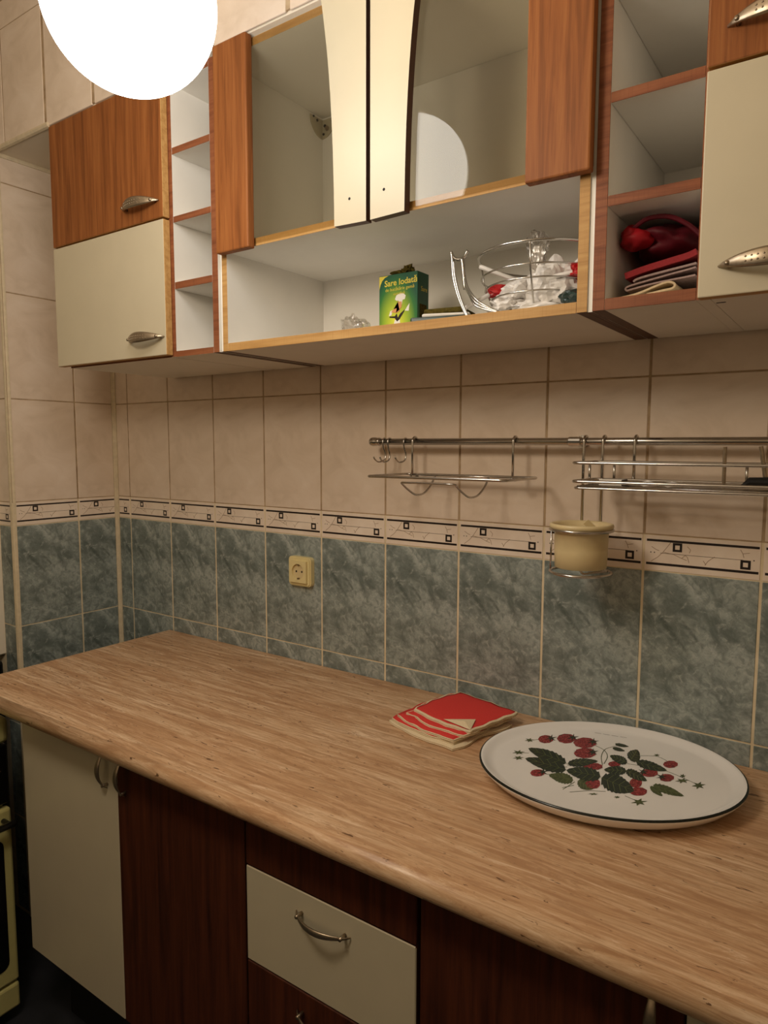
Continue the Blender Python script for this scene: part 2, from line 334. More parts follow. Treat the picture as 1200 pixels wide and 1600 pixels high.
def tile_mesh(w_, h_, mat_, nm):
    bm = B(0, w_, -.0, .0045, 0, h_, bev=.0009); me = bpy.data.meshes.new(nm); bm.to_mesh(me); bm.free(); me.materials.append(M[mat_]); return me
def strip2(bm, x0, x1, z0, z1, y=-.0002, mi=1):
    vs = [bm.verts.new(p) for p in ((x0, y, z0), (x1, y, z0), (x1, y, z1), (x0, y, z1))]; bm.faces.new(vs).material_index = mi
def border_mesh(w_, x_lo=0.0, nm='border_tile'):
    """decor tile of full width .2; x_lo..x_lo+w_ is the piece kept"""
    h = BH-.002; bm = B(0, w_, 0, .0045, 0, h, bev=.0006)
    def st(a_, b_, z0, z1, mi=1):
        a2, b2 = max(a_-x_lo, .0015), min(b_-x_lo, w_-.0015)
        if b2 > a2+.0004: strip2(bm, a2, b2, z0, z1, mi=mi)
    st(.003, .193, h-.0115, h-.0072); st(.003, .193, .0105, .0150); st(.028, .168, h*.50, h*.50+.0009, 2)
    for cx, cz in ((.058, .0465), (.172, .0255)):
        q = .0082
        st(cx-q, cx+q, cz-q, cz-q+.0042); st(cx-q, cx+q, cz+q-.0042, cz+q); st(cx-q, cx-q+.0042, cz-q+.0042, cz+q-.0042); st(cx+q-.0042, cx+q, cz-q+.0042, cz+q-.0042)
    for dx_ in (.010, .0165, .184): st(dx_, dx_+.002, h*.5, h*.5+.002)
    rnd = random.Random(4)
    for chain in ([(.012,.017),(.024,.026),(.033,.036),(.040,.046),(.046,.055)], [(.033,.036),(.052,.033),(.066,.027),(.075,.024)], [(.066,.027),(.072,.033),(.076,.030),(.079,.020)],
                  [(.106,.018),(.111,.026),(.118,.032),(.122,.035)], [(.108,.019),(.103,.026)], [(.163,.052),(.167,.045),(.169,.038)], [(.167,.045),(.178,.047)], [(.075,.050),(.081,.044),(.079,.038)], [(.012,.045),(.02,.04),(.026,.038)]):
        for (xa, za), (xb, zb) in zip(chain, chain[1:]):
            xa -= x_lo; xb -= x_lo
            if min(xa, xb) < .002 or max(xa, xb) > w_-.002: continue
            ww = .0006; d = Vector((xb-xa, zb-za)).normalized(); nx_, nz_ = -d.y*ww, d.x*ww
            vs = [bm.verts.new((x_, -.00015, z_)) for x_, z_ in ((xa-nx_, za-nz_), (xb-nx_, zb-nz_), (xb+nx_, zb+nz_), (xa+nx_, za+nz_))]
            bm.faces.new(vs).material_index = 3
    me = bpy.data.meshes.new(nm); bmesh.ops.recalc_face_normals(bm, faces=bm.faces); 
    for f_ in bm.faces:
        if f_.material_index and f_.normal.y > 0: f_.normal_flip()
    bm.to_mesh(me); bm.free()
    for k in ('tile_border', 'print_black', 'print_line', 'print_vein'): me.materials.append(M[k])
    return me
def put(name, me, parent, x, y, z, rz=0):
    o = bpy.data.objects.new(name, me); link(o); o.parent = parent; o.location = Vector((x, y, z))-ORG[parent.name]; o.rotation_euler = (0, 0, rz); return o
H = TH-.003
full = {k: tile_mesh(TW-G, H, k, 'wall_tile') for k in ('tile_light', 'tile_blue')}
fullb = border_mesh(TW-G)
rows = [(-.5920, 'tile_blue'), (-.296, 'tile_blue'), (0, 'tile_blue'), (TH, 'border'), (TH+BH, 'tile_light'), (2*TH+BH, 'tile_light')]
for z, kind in rows:
    if z < -.3: continue
    me = fullb if kind == 'border' else full[kind]
    for k in range(0, 12):
        put('border_tile' if kind == 'border' else 'wall_tile', me, wall_back, X0+k*TW+G/2, 0, z+(.001 if kind == 'border' else .0015))
    w_ = X0-.010-G/2
    me2 = border_mesh(w_, .2-G-w_) if kind == 'border' else tile_mesh(w_, H, kind, 'cut_wall_tile')
    put('cut_border_tile' if kind == 'border' else 'cut_wall_tile', me2, wall_back, .010, 0, z+(.001 if kind == 'border' else .0015))
# left return: faces +X, one full tile and one cut tile per row
R90 = math.pi/2
a_, e_ = .1368, .3395
for z, kind in [(-Z0+.01, 'low'), (-.592, 'tile_blue'), (-.296, 'tile_blue'), (0, 'tile_blue'), (TH, 'border'), (TH+BH, 'tile_light'), (2*TH+BH, 'tile_light'), (3*TH+BH, 'tile_light'), (4*TH+BH, 'top')]:
    hh = {'low': .296, 'top': .0765}.get(kind, H); kd = {'low': 'tile_blue', 'top': 'tile_light'}.get(kind, kind)
    wf = e_-a_-.008-G/2
    mf = border_mesh(wf) if kind == 'border' else (full[kd] if False else tile_mesh(wf, hh, kd, 'wall_tile'))
    mc = border_mesh(a_-.010-G/2) if kind == 'border' else tile_mesh(a_-.010-G/2, hh, kd, 'cut_wall_tile')
    zz = z+(.001 if kind == 'border' else .0015)
    put('border_tile' if kind == 'border' else 'wall_tile', mf, wall_left, 0, -e_+.008, zz, R90)
    put('cut_border_tile' if kind == 'border' else 'cut_wall_tile', mc, wall_left, 0, -a_+G/2, zz, R90)
    # narrow face turned to the room
    wn = .068; mn = border_mesh(wn, .2-G-wn) if kind == 'border' else tile_mesh(wn, hh, kd, 'cut_wall_tile')
    put('cut_border_tile' if kind == 'border' else 'cut_wall_tile', mn, wall_left, -.008-wn, -.3405, zz)
# tiles of the wall above the cabinets
ft = tile_mesh(TW-G, 1.626-1.3315, 'tile_light', 'wall_tile'); fs = tile_mesh(TW-G, .066, 'tile_light', 'cut_wall_tile')
for k in range(-1, 14):
    x = .0524+k*.2065
    put('wall_tile', tile_mesh(.2065-G, .2935, 'tile_light', 'wall_tile') if k == -1 else ft, head, x+G/2, -.3405, 1.3315)
    put('cut_wall_tile', fs, head, x+G/2, -.3405, 1.6285)
# corner and edge trims
def trim(name, bm, mat_='cream_trim'): return tag(obj(name, bm, mat_), kind='structure')
trim('trim_1', prism(bmesh.new(), [(0,0),(.0105,0),(.0105,-.003),(.006,-.006),(.003,-.0105),(0,-.0105)], 'z', -Z0, 1.329))
trim('trim_2', prism(bmesh.new(), [(-.009,-.330)]+[(-.009+.0105*math.cos(math.radians(q)), -.3305+.0115*math.sin(math.radians(q))) for q in (0,-20,-40,-60,-90,-110,-150,-180)], 'z', -Z0, 1.333))
trim('trim_3', prism(bmesh.new(), [(-.338,1.326),(-.344,1.328),(-.347,1.333),(-.345,1.3385),(-.338,1.3385)], 'x', -.13, .27))
trim('trim_4', prism(bmesh.new(), [(-.004,1.318),(.003,1.319),(.0045,1.324),(.003,1.329),(-.004,1.329)], 'y', -.33, -.011))
trim('trim_5', B(-.15, -.078, -.365, -.336, -.095, 1.70, bev=.004), 'plaster')

# ================================================================ HANDLE (bow pull, pointed ends, dimpled face)
def handle_mesh(L=.127, out=.026, studs=True, hw=.0105):
    bm = bmesh.new(); N = 18; rings = []
    for i in range(N+1):
        s = i/N; k = math.sin(math.pi*s); x = -L/2+L*s; y = -.0015-out*max(k, 0)**.75; w_ = .0012+hw*max(k, 0)**.8; th = .0016+.0012*k
        rings.append([bm.verts.new((x, y+th*math.sin(q), w_*math.cos(q))) for q in [2*math.pi*j/8 for j in range(8)]])
    for i in range(N):
        for j in range(8): bm.faces.new((rings[i][j], rings[i][(j+1) % 8], rings[i+1][(j+1) % 8], rings[i+1][j]))
    bm.faces.new(rings[0][::-1]); bm.faces.new(rings[-1])
    if studs:
        for i in range(5, 14):
            s = i/N; k = math.sin(math.pi*s); x = -L/2+L*s; y = -.0015-out*k**.75-.0022; 
            for dz in (-.0028, .0028):
                t_ = bmesh.new(); bmesh.ops.create_icosphere(t_, subdivisions=1, radius=.0015); bmesh.ops.translate(t_, verts=t_.verts, vec=(x, y, dz)); merge(bm, t_)
    for sx_ in (-1, 1): tube(bm, [(sx_*L*.40, .0, 0), (sx_*L*.40, -out*.62, 0)], .0032, 8)
    bmesh.ops.recalc_face_normals(bm, faces=bm.faces)
    me = bpy.data.meshes.new('handle'); bm.to_mesh(me); bm.free(); me.materials.append(M['bronze'])
    for p in me.polygons: p.use_smooth = True
    return me
HM = handle_mesh(); HM2 = handle_mesh(.112, .024, False, .005); HM3 = handle_mesh(.085, .022, False, .006)
def handle(parent, x, y, z, vertical=False, me=None):
    o = bpy.data.objects.new('handle', me or HM); link(o); o.parent = parent
    o.location = Vector((x, y, z))-ORG[parent.name]
    if vertical: o.rotation_euler = (0, math.pi/2, 0)
    return o

# ================================================================ WALL CABINETS
ZB, ZT, YF = .728, 1.326, -.325
def sidep(x0, x1, front_mat=1, zb=ZB, zt=ZT): return B(x0, x1, YF, -.008, zb, zt, bev=.0006, front=front_mat, bottom=2)
def shelf(x0, x1, z0, z1, y0=YF): return B(x0, x1, y0, -.008, z0, z1, bev=.0005, front=1)
# --- left unit: two doors and a column of open shelves
A = thing('wall_cabinet', 'left wall cabinet, a cherry door over a cream door beside narrow open shelves', 'cabinet', (.30, -.325, ZB))
SM = ['melamine', 'cherry_edge', 'dark_edge']
obj('side_panel', B(.302, .318, YF, -.008, ZB, ZT, front=1, bottom=0), SM, A)
obj('side_panel', B(.706, .7225, YF, -.008, ZB+.001, ZT, front=1, bottom=0), SM, A)
obj('side_panel', sidep(.845, .8625), SM, A)
obj('bottom_panel', B(.318, .706, YF, -.008, ZB, ZB+.016, front=1), SM, A)
obj('bottom_panel', B(.7225, .845, YF, -.008, ZB, ZB+.0125, front=1), SM, A)
obj('top_panel', B(.318, .845, YF, -.008, ZT-.016, ZT-.0002, front=1), SM, A)
obj('back_panel', B(.3185, .8445, -.0118, -.0082, ZB+.017, ZT-.017), 'melamine', A)
for z0, z1 in ((.876, .891), (1.019, 1.032), (1.163, 1.177)): obj('shelf', shelf(.7228, .8447, z0, z1), SM, A)
obj('shelf', shelf(.3183, .7057, 1.02, 1.036, -.31), SM, A)
def door(name, x0, x1, z0, z1, parent, face, edge, bev=.0018, y0=-.3445):
    return obj(name, B(x0, x1, y0, y0+.0185, z0, z1, bev=bev, seg=2, mi=1, front=0), [face, edge], parent)
d = door('door', .2745, .7125, 1.0295, 1.325, A, 'cherry', 'oak'); handle(d, .637, -.3445, 1.066)
d = door('door', .2745, .7125, .7315, 1.0255, A, 'cream', 'oak'); d['label'] = 'cream lower door'; handle(d, .644, -.3445, .772)
# --- middle unit: glass doors over an open niche
Bc = thing('wall_cabinet', 'middle wall cabinet with two tinted glass doors above an open niche edged in oak', 'cabinet', (.865, -.325, ZB))
SMo = ['melamine', 'oak', 'dark_edge']
obj('side_panel', sidep(.8745, .8895), SMo, Bc); obj('side_panel', sidep(1.6405, 1.6565), SMo, Bc)
obj('filler_strip', B(.8635, .8743, -.318, -.012, ZB+.002, .93, bottom=2), SMo, Bc); obj('filler_strip', B(1.6568, 1.6635, -.322, -.012, ZB, ZT, bottom=2), SMo, Bc)
obj('bottom_panel', shelf(.8898, 1.6402, ZB, .7445), SMo, Bc)
obj('shelf', shelf(.8898, 1.6402, .930, .9455), SMo, Bc)
obj('top_panel', shelf(.8898, 1.6402, 1.3105, ZT), SMo, Bc)
obj('back_panel', B(.8898, 1.6402, -.0118, -.0082, .7448, 1.310), 'melamine', Bc)
def glass_door(lbl, wx0, wx1, cream_poly, gx0, gx1, holes):
    dr = obj('door', B(gx0, gx1, -.3295, -.3260, .934, 1.322), 'glass', Bc); dr['label'] = lbl
    obj('wood_stile', B(wx0, wx1, -.3485, -.3300, .9225, 1.3265, bev=.003, seg=2, mi=1, front=0), ['cherry', 'cherry'], dr)
    obj('cream_stile', prism(bmesh.new(), cream_poly, 'y', -.3465, -.3300, 0, 1), ['cream', 'dark_edge'], dr)
    for hx, hz in holes: obj('screw_hole', lathe(bmesh.new(), [(.0001, 0), (.0026, 0)], 0, 0, 10, cap0=False, cap1=False) if False else prism(bmesh.new(), [(hx+.0026*math.cos(q*math.pi/5), hz+.0026*math.sin(q*math.pi/5)) for q in range(10)], 'y', -.3468, -.3464), 'dark_hole', dr)
    return dr
Lc = [(1.1955,.924),(1.2665,.922),(1.2665,1.3265),(1.165,1.3265),(1.1695,1.305),(1.1745,1.27),(1.179,1.237),(1.1835,1.195),(1.187,1.155),(1.190,1.11),(1.1925,1.06),(1.1945,.99)]
mx = lambda x: 2*1.2697-x+.0025
Rc = [(mx(x), z) for x, z in Lc][::-1]
glass_door('left glass door with a cream curved stile', .8835, .978, Lc, .8845, 1.262, [(1.230, .966)])
glass_door('right glass door with a cream curved stile', 1.563, 1.6625, Rc, 1.2795, 1.661, [(1.3045, .967)])
# cabinet hanger in the upper left corner
hb = obj('hanging_bracket', prism(bmesh.new(), [(.8898,1.305)]+[(.8898+.043*math.cos(math.radians(q)), 1.305-.043*math.sin(math.radians(q))) for q in range(0, 91, 10)], 'y', -.0150, -.0122), 'bracket', Bc); hb['label'] = 'pale quarter-round hanger plate in the corner'
obj('hanger_side', prism(bmesh.new(), [(-.0152,1.305)]+[(-.0152-.043*math.cos(math.radians(q)), 1.305-.043*math.sin(math.radians(q))) for q in range(0, 91, 10)], 'x', .8898, .8925), 'bracket', hb)
for x, z, r in ((.901,1.29,.0035),(.897,1.272,.0028),(.924,1.296,.0028)): obj('screw', T([(x,-.0152,z),(x,-.0172,z)], r, 8), 'dark_hole', hb)
obj('screw', T([(.8927,-.035,1.298),(.8947,-.035,1.298)], .003, 8), 'dark_hole', hb); obj('screw', T([(.8927,-.048,1.303),(.8947,-.048,1.303)], .0025, 8), 'dark_hole', hb)
obj('screw_cap', T([(.908,-.0152,1.283),(.908,-.0185,1.283)], .0055, 12), 'bronze', hb)
# --- right unit
Cc = thing('wall_cabinet', 'right wall cabinet with open cherry-edged shelves beside a cherry and a cream door', 'cabinet', (1.664, -.325, ZB))
obj('side_panel', sidep(1.6642, 1.6822), SM, Cc); obj('side_panel', B(1.8065, 1.8235, YF+.0005, -.008, ZB, ZT, front=1), SM, Cc); obj('side_panel', sidep(2.235, 2.251), SM, Cc)
obj('bottom_panel', shelf(1.6825, 1.8063, ZB, .7445), SM, Cc); obj('bottom_panel', shelf(1.8238, 2.2347, ZB, .7445), SM, Cc)
for z0, z1 in ((.8735, .8885), (1.0155, 1.030), (1.163, 1.177)): obj('shelf', shelf(1.6825, 1.8063, z0, z1), SM, Cc)
obj('top_panel', shelf(1.6825, 2.2347, 1.310, ZT), SM, Cc)
obj('back_panel', B(1.6825, 2.2347, -.0118, -.0082, .7448, 1.3097), 'melamine', Cc)
d = door('door', 1.8115, 2.249, 1.0165, 1.325, Cc, 'cherry', 'oak'); handle(d, 1.897, -.3445, 1.059)
d = door('door', 1.8115, 2.249, .7265, 1.0125, Cc, 'cream', 'oak'); d['label'] = 'cream lower door'; handle(d, 1.899, -.3445, .764)
obj('dowel_slot', B(1.826, 1.838, -.292, -.288, ZB-.0004, ZB+.0003), 'dark_hole', Cc)

# ================================================================ BASE CABINETS AND WORKTOP
YB, BT, BB = -.5600, -.0845, -.672
def base_unit(lbl, x0, x1, build):
    u = thing('base_cabinet', lbl, 'cabinet', (x0, YB, -Z0))
    obj('carcass', B(x0+.001, x1-.001, YB+.0195, -.02, -.700, -.0795), 'dark_wood', u)
    obj('plinth', B(x0+.001, x1-.001, YB+.09, YB+.108, -Z0, -.7002), 'rubber', u)
    build(u); return u
def fr(nm, u, x0, x1, z0, z1, face, edge='dark_edge'): return obj(nm, B(x0, x1, YB, YB+.018, z0, z1, bev=.0015, seg=1, mi=1, front=0), [face, edge], u)
def two_doors(x0, xm, x1, first):
    def f_(u):
        m1, m2 = ('cream', 'dark_wood') if first == 'cream' else ('dark_wood', 'cream')
        d1 = fr('door', u, x0+.001, xm-.001, BB, BT, m1); d2 = fr('door', u, xm+.001, x1-.001, BB, BT, m2)
        (d1 if first == 'cream' else d2)['label'] = 'cream door'
        handle(d1, xm-.034, YB, -.130, True, HM3); handle(d2, xm+.028, YB, -.130, True, HM3)
    return f_
base_unit('leftmost base cabinet with one cream door and one dark brown door', .428, 1.163, two_doors(.428, .797, 1.163, 'cream'))
def drawers(u):
    for z0, z1, mt in ((-.190, BT, 'dark_wood'), (-.3655, -.1925, 'cream'), (-.540, -.368, 'dark_wood'), (BB-.02, -.5425, 'cream')):
        q = fr('drawer', u, 1.166, 1.514, z0, z1, mt)
        if mt == 'cream': q['label'] = 'cream drawer front'
        if z0 < -.2: handle(q, 1.339, YB, (z1-.036), False, HM2)
base_unit('drawer unit with a cream drawer between dark brown drawers', 1.164, 1.518, drawers)
base_unit('rightmost base cabinet with one dark brown door and one cream door', 1.520, 2.232, two_doors(1.520, 1.876, 2.232, 'dark'))
prof = [(-.003, -.042), (-.598, -.042)] + [(-.598-.018*math.sin(math.radians(q)), -.060+.018*math.cos(math.radians(q))) for q in (15,30,45,60,75,90,110,130,150,170)] + [(-.596, -.079), (-.003, -.079)]
wt = obj('worktop', prism(bmesh.new(), prof, 'x', .255, 2.45), 'worktop', loc=(.255, -.3, -.079)); tag(wt, 'long brown travertine-patterned worktop with a rounded front edge', 'worktop')
for p in wt.data.polygons: p.use_smooth = abs(p.normal.y) > .02 and abs(p.normal.x) < .5 and p.area < .2
obj('edge_strip', B(.2538, .2550, -.600, -.003, -.078, -.0425), 'oak', wt, loc=(.255, -.3, -.079))

# ================================================================ COOKER
ck = thing('cooker', 'cream and black freestanding cooker at the left edge, in front of the tiled pier', 'cooker', (.05, -.80, -Z0))
y0, y1 = -1.05, -.555
obj('body', B(-.22, .325, y0+.004, y1-.006, -.86, -.186, bev=.004), 'cooker_cream', ck)
obj('hob_top', B(-.22, .352, y0, y1+.006, -.184, -.118, bev=.016, seg=4), 'cooker_cream', ck)
for bx_, by_ in ((-.05,-.92),(-.05,-.68),(.18,-.92),(.18,-.68)): obj('burner', lathe(bmesh.new(), [(.045,-.1178),(.045,-.108),(.035,-.104),(.012,-.102)], bx_, by_, 20), 'black_enamel', ck)
cp = obj('control_panel', B(.3255, .346, y0+.004, y1, -.334, -.1865, bev=.003), 'black_enamel', ck)
for i in range(5): obj('knob', T([(.346, y0+.06+i*.09, -.262), (.366, y0+.06+i*.09, -.262)], .019, 16), 'black_enamel', cp)
obj('panel_line', B(.346, .3465, y0+.03, y1-.018, -.2500, -.2485), 'print_line', cp)
for i in range(4): obj('panel_line', B(.346, .3465, y1-.030-i*.004, y1-.028-i*.004, -.228, -.212), 'print_line', cp)
od = obj('oven_door', B(.3255, .350, y0+.004, y1, -.792, -.345, bev=.006, seg=2), 'cooker_cream', ck)
obj('oven_window', prism(bmesh.new(), rrect((y0+y1)/2, -.583, y1-y0-.045, .335, .02), 'x', .3498, .3512), 'black_enamel', od)
obj('handle', tube(tube(T([(.382, y0+.03, -.372), (.382, y1-.008, -.372)], .008, 10), [(.349, y0+.05, -.372), (.382, y0+.05, -.372)], .006, 8), [(.349, y1-.02, -.372), (.382, y1-.02, -.372)], .006, 8), 'black_enamel', od)
obj('drawer', B(.3255, .350, y0+.004, y1, -.862, -.799, bev=.006, seg=2), 'cooker_cream', ck)
for fx in (-.19, .29):
    for fy in (y0+.04, y1-.04): obj('foot', T([(fx, fy, -Z0), (fx, fy, -.8605)], .016, 10), 'black_enamel', ck)
st = obj('metal_box', B(-.20, .0, -.50, -.385, -Z0, -.088, bev=.01, seg=2), 'black_enamel', loc=(-.1, -.44, -Z0)); tag(st, 'black box-shaped stand in the gap between the worktop end and the tiled pier', 'stand')
obj('top_grate', tube(tube(T([(-.18,-.40,-.082),(-.02,-.40,-.082)], .004), [(-.18,-.48,-.082),(-.02,-.48,-.082)], .004), [(-.10,-.495,-.082),(-.10,-.39,-.082)], .004), 'black_enamel', st, loc=(-.1, -.44, -Z0))

# ================================================================ LAMP
lp = thing('pendant_lamp', 'large lit white glass globe lamp hanging in front of the upper cabinets', 'lamp', (LAMP[0], LAMP[1], LAMP[2]-LAMP_R))
bm = bmesh.new(); bmesh.ops.create_uvsphere(bm, u_segments=64, v_segments=40, radius=LAMP_R); bmesh.ops.translate(bm, verts=bm.verts, vec=LAMP)
obj('globe', bm, 'globe', lp, smooth=True)
obj('cap', lathe(bmesh.new(), [(.04, LAMP[2]+LAMP_R-.004), (.042, LAMP[2]+LAMP_R+.02), (.02, LAMP[2]+LAMP_R+.045), (.008, LAMP[2]+LAMP_R+.05)], LAMP[0], LAMP[1], 24), 'bronze', lp)
obj('cord', T([(LAMP[0], LAMP[1], LAMP[2]+LAMP_R+.05), (LAMP[0], LAMP[1], 1.68)], .003), 'white_paper', lp)
obj('ceiling_rose', lathe(bmesh.new(), [(.012, 1.66), (.05, 1.685), (.052, 1.6995)], LAMP[0], LAMP[1], 24), 'white_paper', lp)
# ================================================================ RAIL AND WHAT HANGS FROM IT
RY, RZ, RR = -.045, .5395, .0074
rl = thing('kitchen_rail', 'long chrome utensil rail mounted on the tiled back wall', 'rail', (1.06, RY, RZ))
obj('bar', T([(1.082, RY, RZ), (2.25, RY, RZ)], RR, 14), 'chrome', rl, smooth=True)
ec = lathe(bmesh.new(), [(.003,0),(.0085,.003),(.0105,.009),(.0100,.018),(.0085,.022),(.0095,.025),(.0095,.028),(.0075,.030)], 0, 0, 16)
bmesh.ops.rotate(ec, verts=ec.verts, matrix=Matrix.Rotation(math.pi/2, 3, 'Y')); bmesh.ops.translate(ec, verts=ec.verts, vec=(1.056, RY, RZ))
obj('end_cap', ec, 'chrome', rl, smooth=True)
obj('joint_sleeve', T([(1.532, RY, RZ), (1.534, RY, RZ), (1.556, RY, RZ), (1.558, RY, RZ)], [.0085, .0095, .0095, .0085], 14), 'chrome', rl)
for x in (1.545, 2.20): obj('wall_bracket', tube(T([(x, -.0008, RZ), (x, -.006, RZ)], .013, 16), [(x, -.006, RZ), (x, RY, RZ)], .006, 10), 'chrome', rl)
def hook_loop(x, r=RR+.0016, a0=-60, a1=200, n=12):       # over the rail, open at the back
    return [(x, RY - r*math.cos(math.radians(a0+(a1-a0)*i/n)), RZ + r*math.sin(math.radians(a0+(a1-a0)*i/n))) for i in range(n+1)]
for lbl, x, tw in (('leftmost small wire hook on the chrome rail beside the end cap', 1.098, .4), ('second small wire hook from the rail end, close to the first', 1.112, .15), ('third small wire hook on the rail, hanging alone beside the rack', 1.155, .25)):
    r = .0083; pts = [(x, RY+r*math.cos(math.radians(q)), RZ+r*math.sin(math.radians(q))) for q in (-30, 0, 30, 60, 90, 120, 150, 180)]
    pts += catmull([(x, RY-r, RZ-.003), (x+.004*tw, RY-.006, RZ-.016), (x+.010*tw, RY-.002, RZ-.030), (x+.006*tw, RY-.006, RZ-.042), (x-.006*tw-.004, RY-.016, RZ-.046), (x-.012*tw-.006, RY-.024, RZ-.040), (x-.014*tw-.007, RY-.026, RZ-.034)], 4)
    h = obj('rail_hook', T(pts, .0018, 6), 'chrome', loc=(x, RY, RZ), smooth=True); tag(h, lbl, 'hook', 'small hooks on the chrome rail')
def wire_thing(o, pts, r=.0022, name='wire', closed=False): return obj(name, T(pts, r*1.15, 8, closed), 'chrome', o, smooth=True)
def drop(x, z1, yb=RY): # hook over the rail and a straight wire going down in front of it
    r = RR+.0030; L = [(x, RY+r*math.cos(math.radians(q)), RZ+r*math.sin(math.radians(q))) for q in (-40, -10, 20, 50, 80, 110, 140, 165, 180)]
    return L+[(x, RY-r, RZ-.02), (x, RY-r, z1)]
def rr3(x0, x1, y0, y1, z, r=.012):
    return [(x, y, z) for x, y in rrect((x0+x1)/2, (y0+y1)/2, x1-x0, y1-y0, r, 4)]
# --- narrow rack with two hanging loops
r1 = thing('hanging_rack', 'narrow chrome wire rack with two drooping loops on the left of the rail', 'rack', (1.31, RY, .467))
wire_thing(r1, rr3(1.160, 1.472, -.200, -.048, .4675, .012), .0024, 'frame', True)
wire_thing(r1, [(1.175, -.060, .4665), (1.462, -.060, .4665)], .0018); wire_thing(r1, drop(1.180, .4675), .0022, 'hook'); wire_thing(r1, drop(1.421, .4675), .0022, 'hook')
wire_thing(r1, catmull([(1.243, -.062, .466), (1.240, -.075, .446), (1.237, -.098, .430), (1.234, -.125, .428), (1.230, -.15, .440), (1.228, -.172, .4545)], 5)+catmull([(1.231, -.175, .4555), (1.29, -.175, .4560), (1.350, -.175, .4555)], 3)+catmull([(1.354, -.172, .4545), (1.356, -.15, .440), (1.360, -.125, .428), (1.364, -.098, .430), (1.368, -.075, .446), (1.371, -.062, .466)], 5), .0019, 'loop')
obj('clip', T([(1.176, -.055, .4635), (1.186, -.066, .461), (1.196, -.055, .463)], .002, 6), 'chrome', r1); obj('clip', T([(1.417, -.055, .4635), (1.43, -.066, .461), (1.44, -.055, .463)], .002, 6), 'chrome', r1)
# --- shelf rack on the right
r2 = thing('hanging_rack', 'long chrome wire shelf rack on the right of the rail, above the cup holder', 'rack', (1.86, RY, .467))
xa, xb, ya, yb = 1.585, 2.13, -.170, -.057
for z in (.5015, .4690): wire_thing(r2, rr3(xa, xb, ya, yb, z, .012), .0024, 'rim', True)
wire_thing(r2, rr3(xa+.003, xb-.003, ya+.003, yb-.003, .4575, .010), .0020, 'base_frame', True)
for i in range(6): wire_thing(r2, [(xa+.004, ya+.018+i*.016, .4600), (xb-.004, ya+.018+i*.016, .4600)], .0013, 'base_wire')
for x, y in ((xa, -.075), (xb, -.075), (1.625, yb), (1.90, yb), (2.10, yb), (2.00, ya), (xa+.26, yb)): wire_thing(r2, [(x, y, .5030), (x, y, .4570)], .0022, 'post')
for x in (1.660, 2.06): wire_thing(r2, drop(x, .4690), .0024, 'hook')
# --- cup holder
r3 = thing('cup_holder', 'chrome wire ring holder hanging from the rail joint, carrying a cream cup', 'holder', (1.583, -.105, .30))
cx_, cy_, cr_ = 1.584, -.108, .0560
circ = lambda r, z, n=32: [(cx_+r*math.cos(2*math.pi*i/n), cy_+r*math.sin(2*math.pi*i/n), z) for i in range(n)]
wire_thing(r3, circ(cr_, .3780), .0024, 'top_ring', True); wire_thing(r3, circ(cr_-.001, .2985), .0024, 'bottom_ring', True)
wire_thing(r3, drop(1.566, .380), .0024, 'hook'); wire_thing(r3, drop(1.602, .380), .0024, 'hook')
wire_thing(r3, [(cx_-cr_, cy_-.003, .378), (cx_-cr_-.0005, cy_-.003, .2985)], .0016, 'side_wire'); wire_thing(r3, [(cx_+.03, cy_+cr_-.009, .378), (cx_+.03, cy_+cr_-.009, .2985)], .0016, 'side_wire')
wire_thing(r3, catmull([(cx_-.010, cy_+.053, .2985), (cx_-.006, cy_+.02, .297), (cx_+.008, cy_-.004, .296), (cx_+.02, cy_+.01, .297), (cx_+.04, cy_+.036, .2985)], 5), .0020, 'base_wire')
cup = obj('cup', lathe(bmesh.new(), [(.0445,.3075),(.0465,.3085),(.0478,.340),(.0485,.3790),(.0560,.3805),(.0575,.3845),(.0565,.3885),(.0535,.3895),(.0505,.3865),(.0470,.380),(.0455,.345),(.0440,.3115),(.010,.3110)], cx_, cy_, 48), 'cup', loc=(cx_, cy_, .3075), smooth=True)
tag(cup, 'cream plastic cup with a wide rim sitting in the chrome ring holder', 'cup')
sl = B(-.006, .006, -.0006, .0006, 0, .026); bmesh.ops.rotate(sl, verts=sl.verts, matrix=Matrix.Rotation(-.75, 3, 'Y') @ Matrix.Rotation(.4, 3, 'X')); bmesh.ops.translate(sl, verts=sl.verts, vec=(cx_+.034, cy_-.020, .3785))
tag(obj('sponge_strip', sl, 'cup', loc=(cx_+.034, cy_-.020, .3785)), 'small cream flat strip sticking up out of the cup in the ring holder', 'strip')
# --- things lying in the shelf rack
mb = obj('matchbox', B(1.622, 1.662, -.135, -.100, .4618, .4725, bev=.0006, right=1), ['white_paper', 'print_black'], loc=(1.64, -.118, .4618)); tag(mb, 'small white matchbox with a dark end lying at the left of the shelf rack', 'box')
for lbl, x, y, r in (('crumpled foil scrap lying beside the matchbox in the shelf rack', 1.700, -.120, (.014,.012,.005)), ('second crumpled scrap lying further right in the shelf rack', 1.738, -.115, (.016,.012,.0045))):
    tag(obj('foil_scrap', rough_ball(bmesh.new(), (x, y, .4618+r[2]), r, .35, 2, 4), 'plastic_white', loc=(x, y, .4618)), lbl, 'scrap')
tag(obj('metal_skewer', T([(1.8195, -.115, .4620), (1.8190, -.115, .530)], .0030, 8), 'bronze', loc=(1.82, -.115, .462)), 'straight dark metal rod standing upright in the shelf rack', 'rod')
tag(obj('metal_skewer', T([(1.880, -.110, .4700), (1.870, -.112, .531)], .0032, 8), 'bronze', loc=(1.88, -.11, .462)), 'tilted dark metal rod standing in the shelf rack at the right frame edge', 'rod')
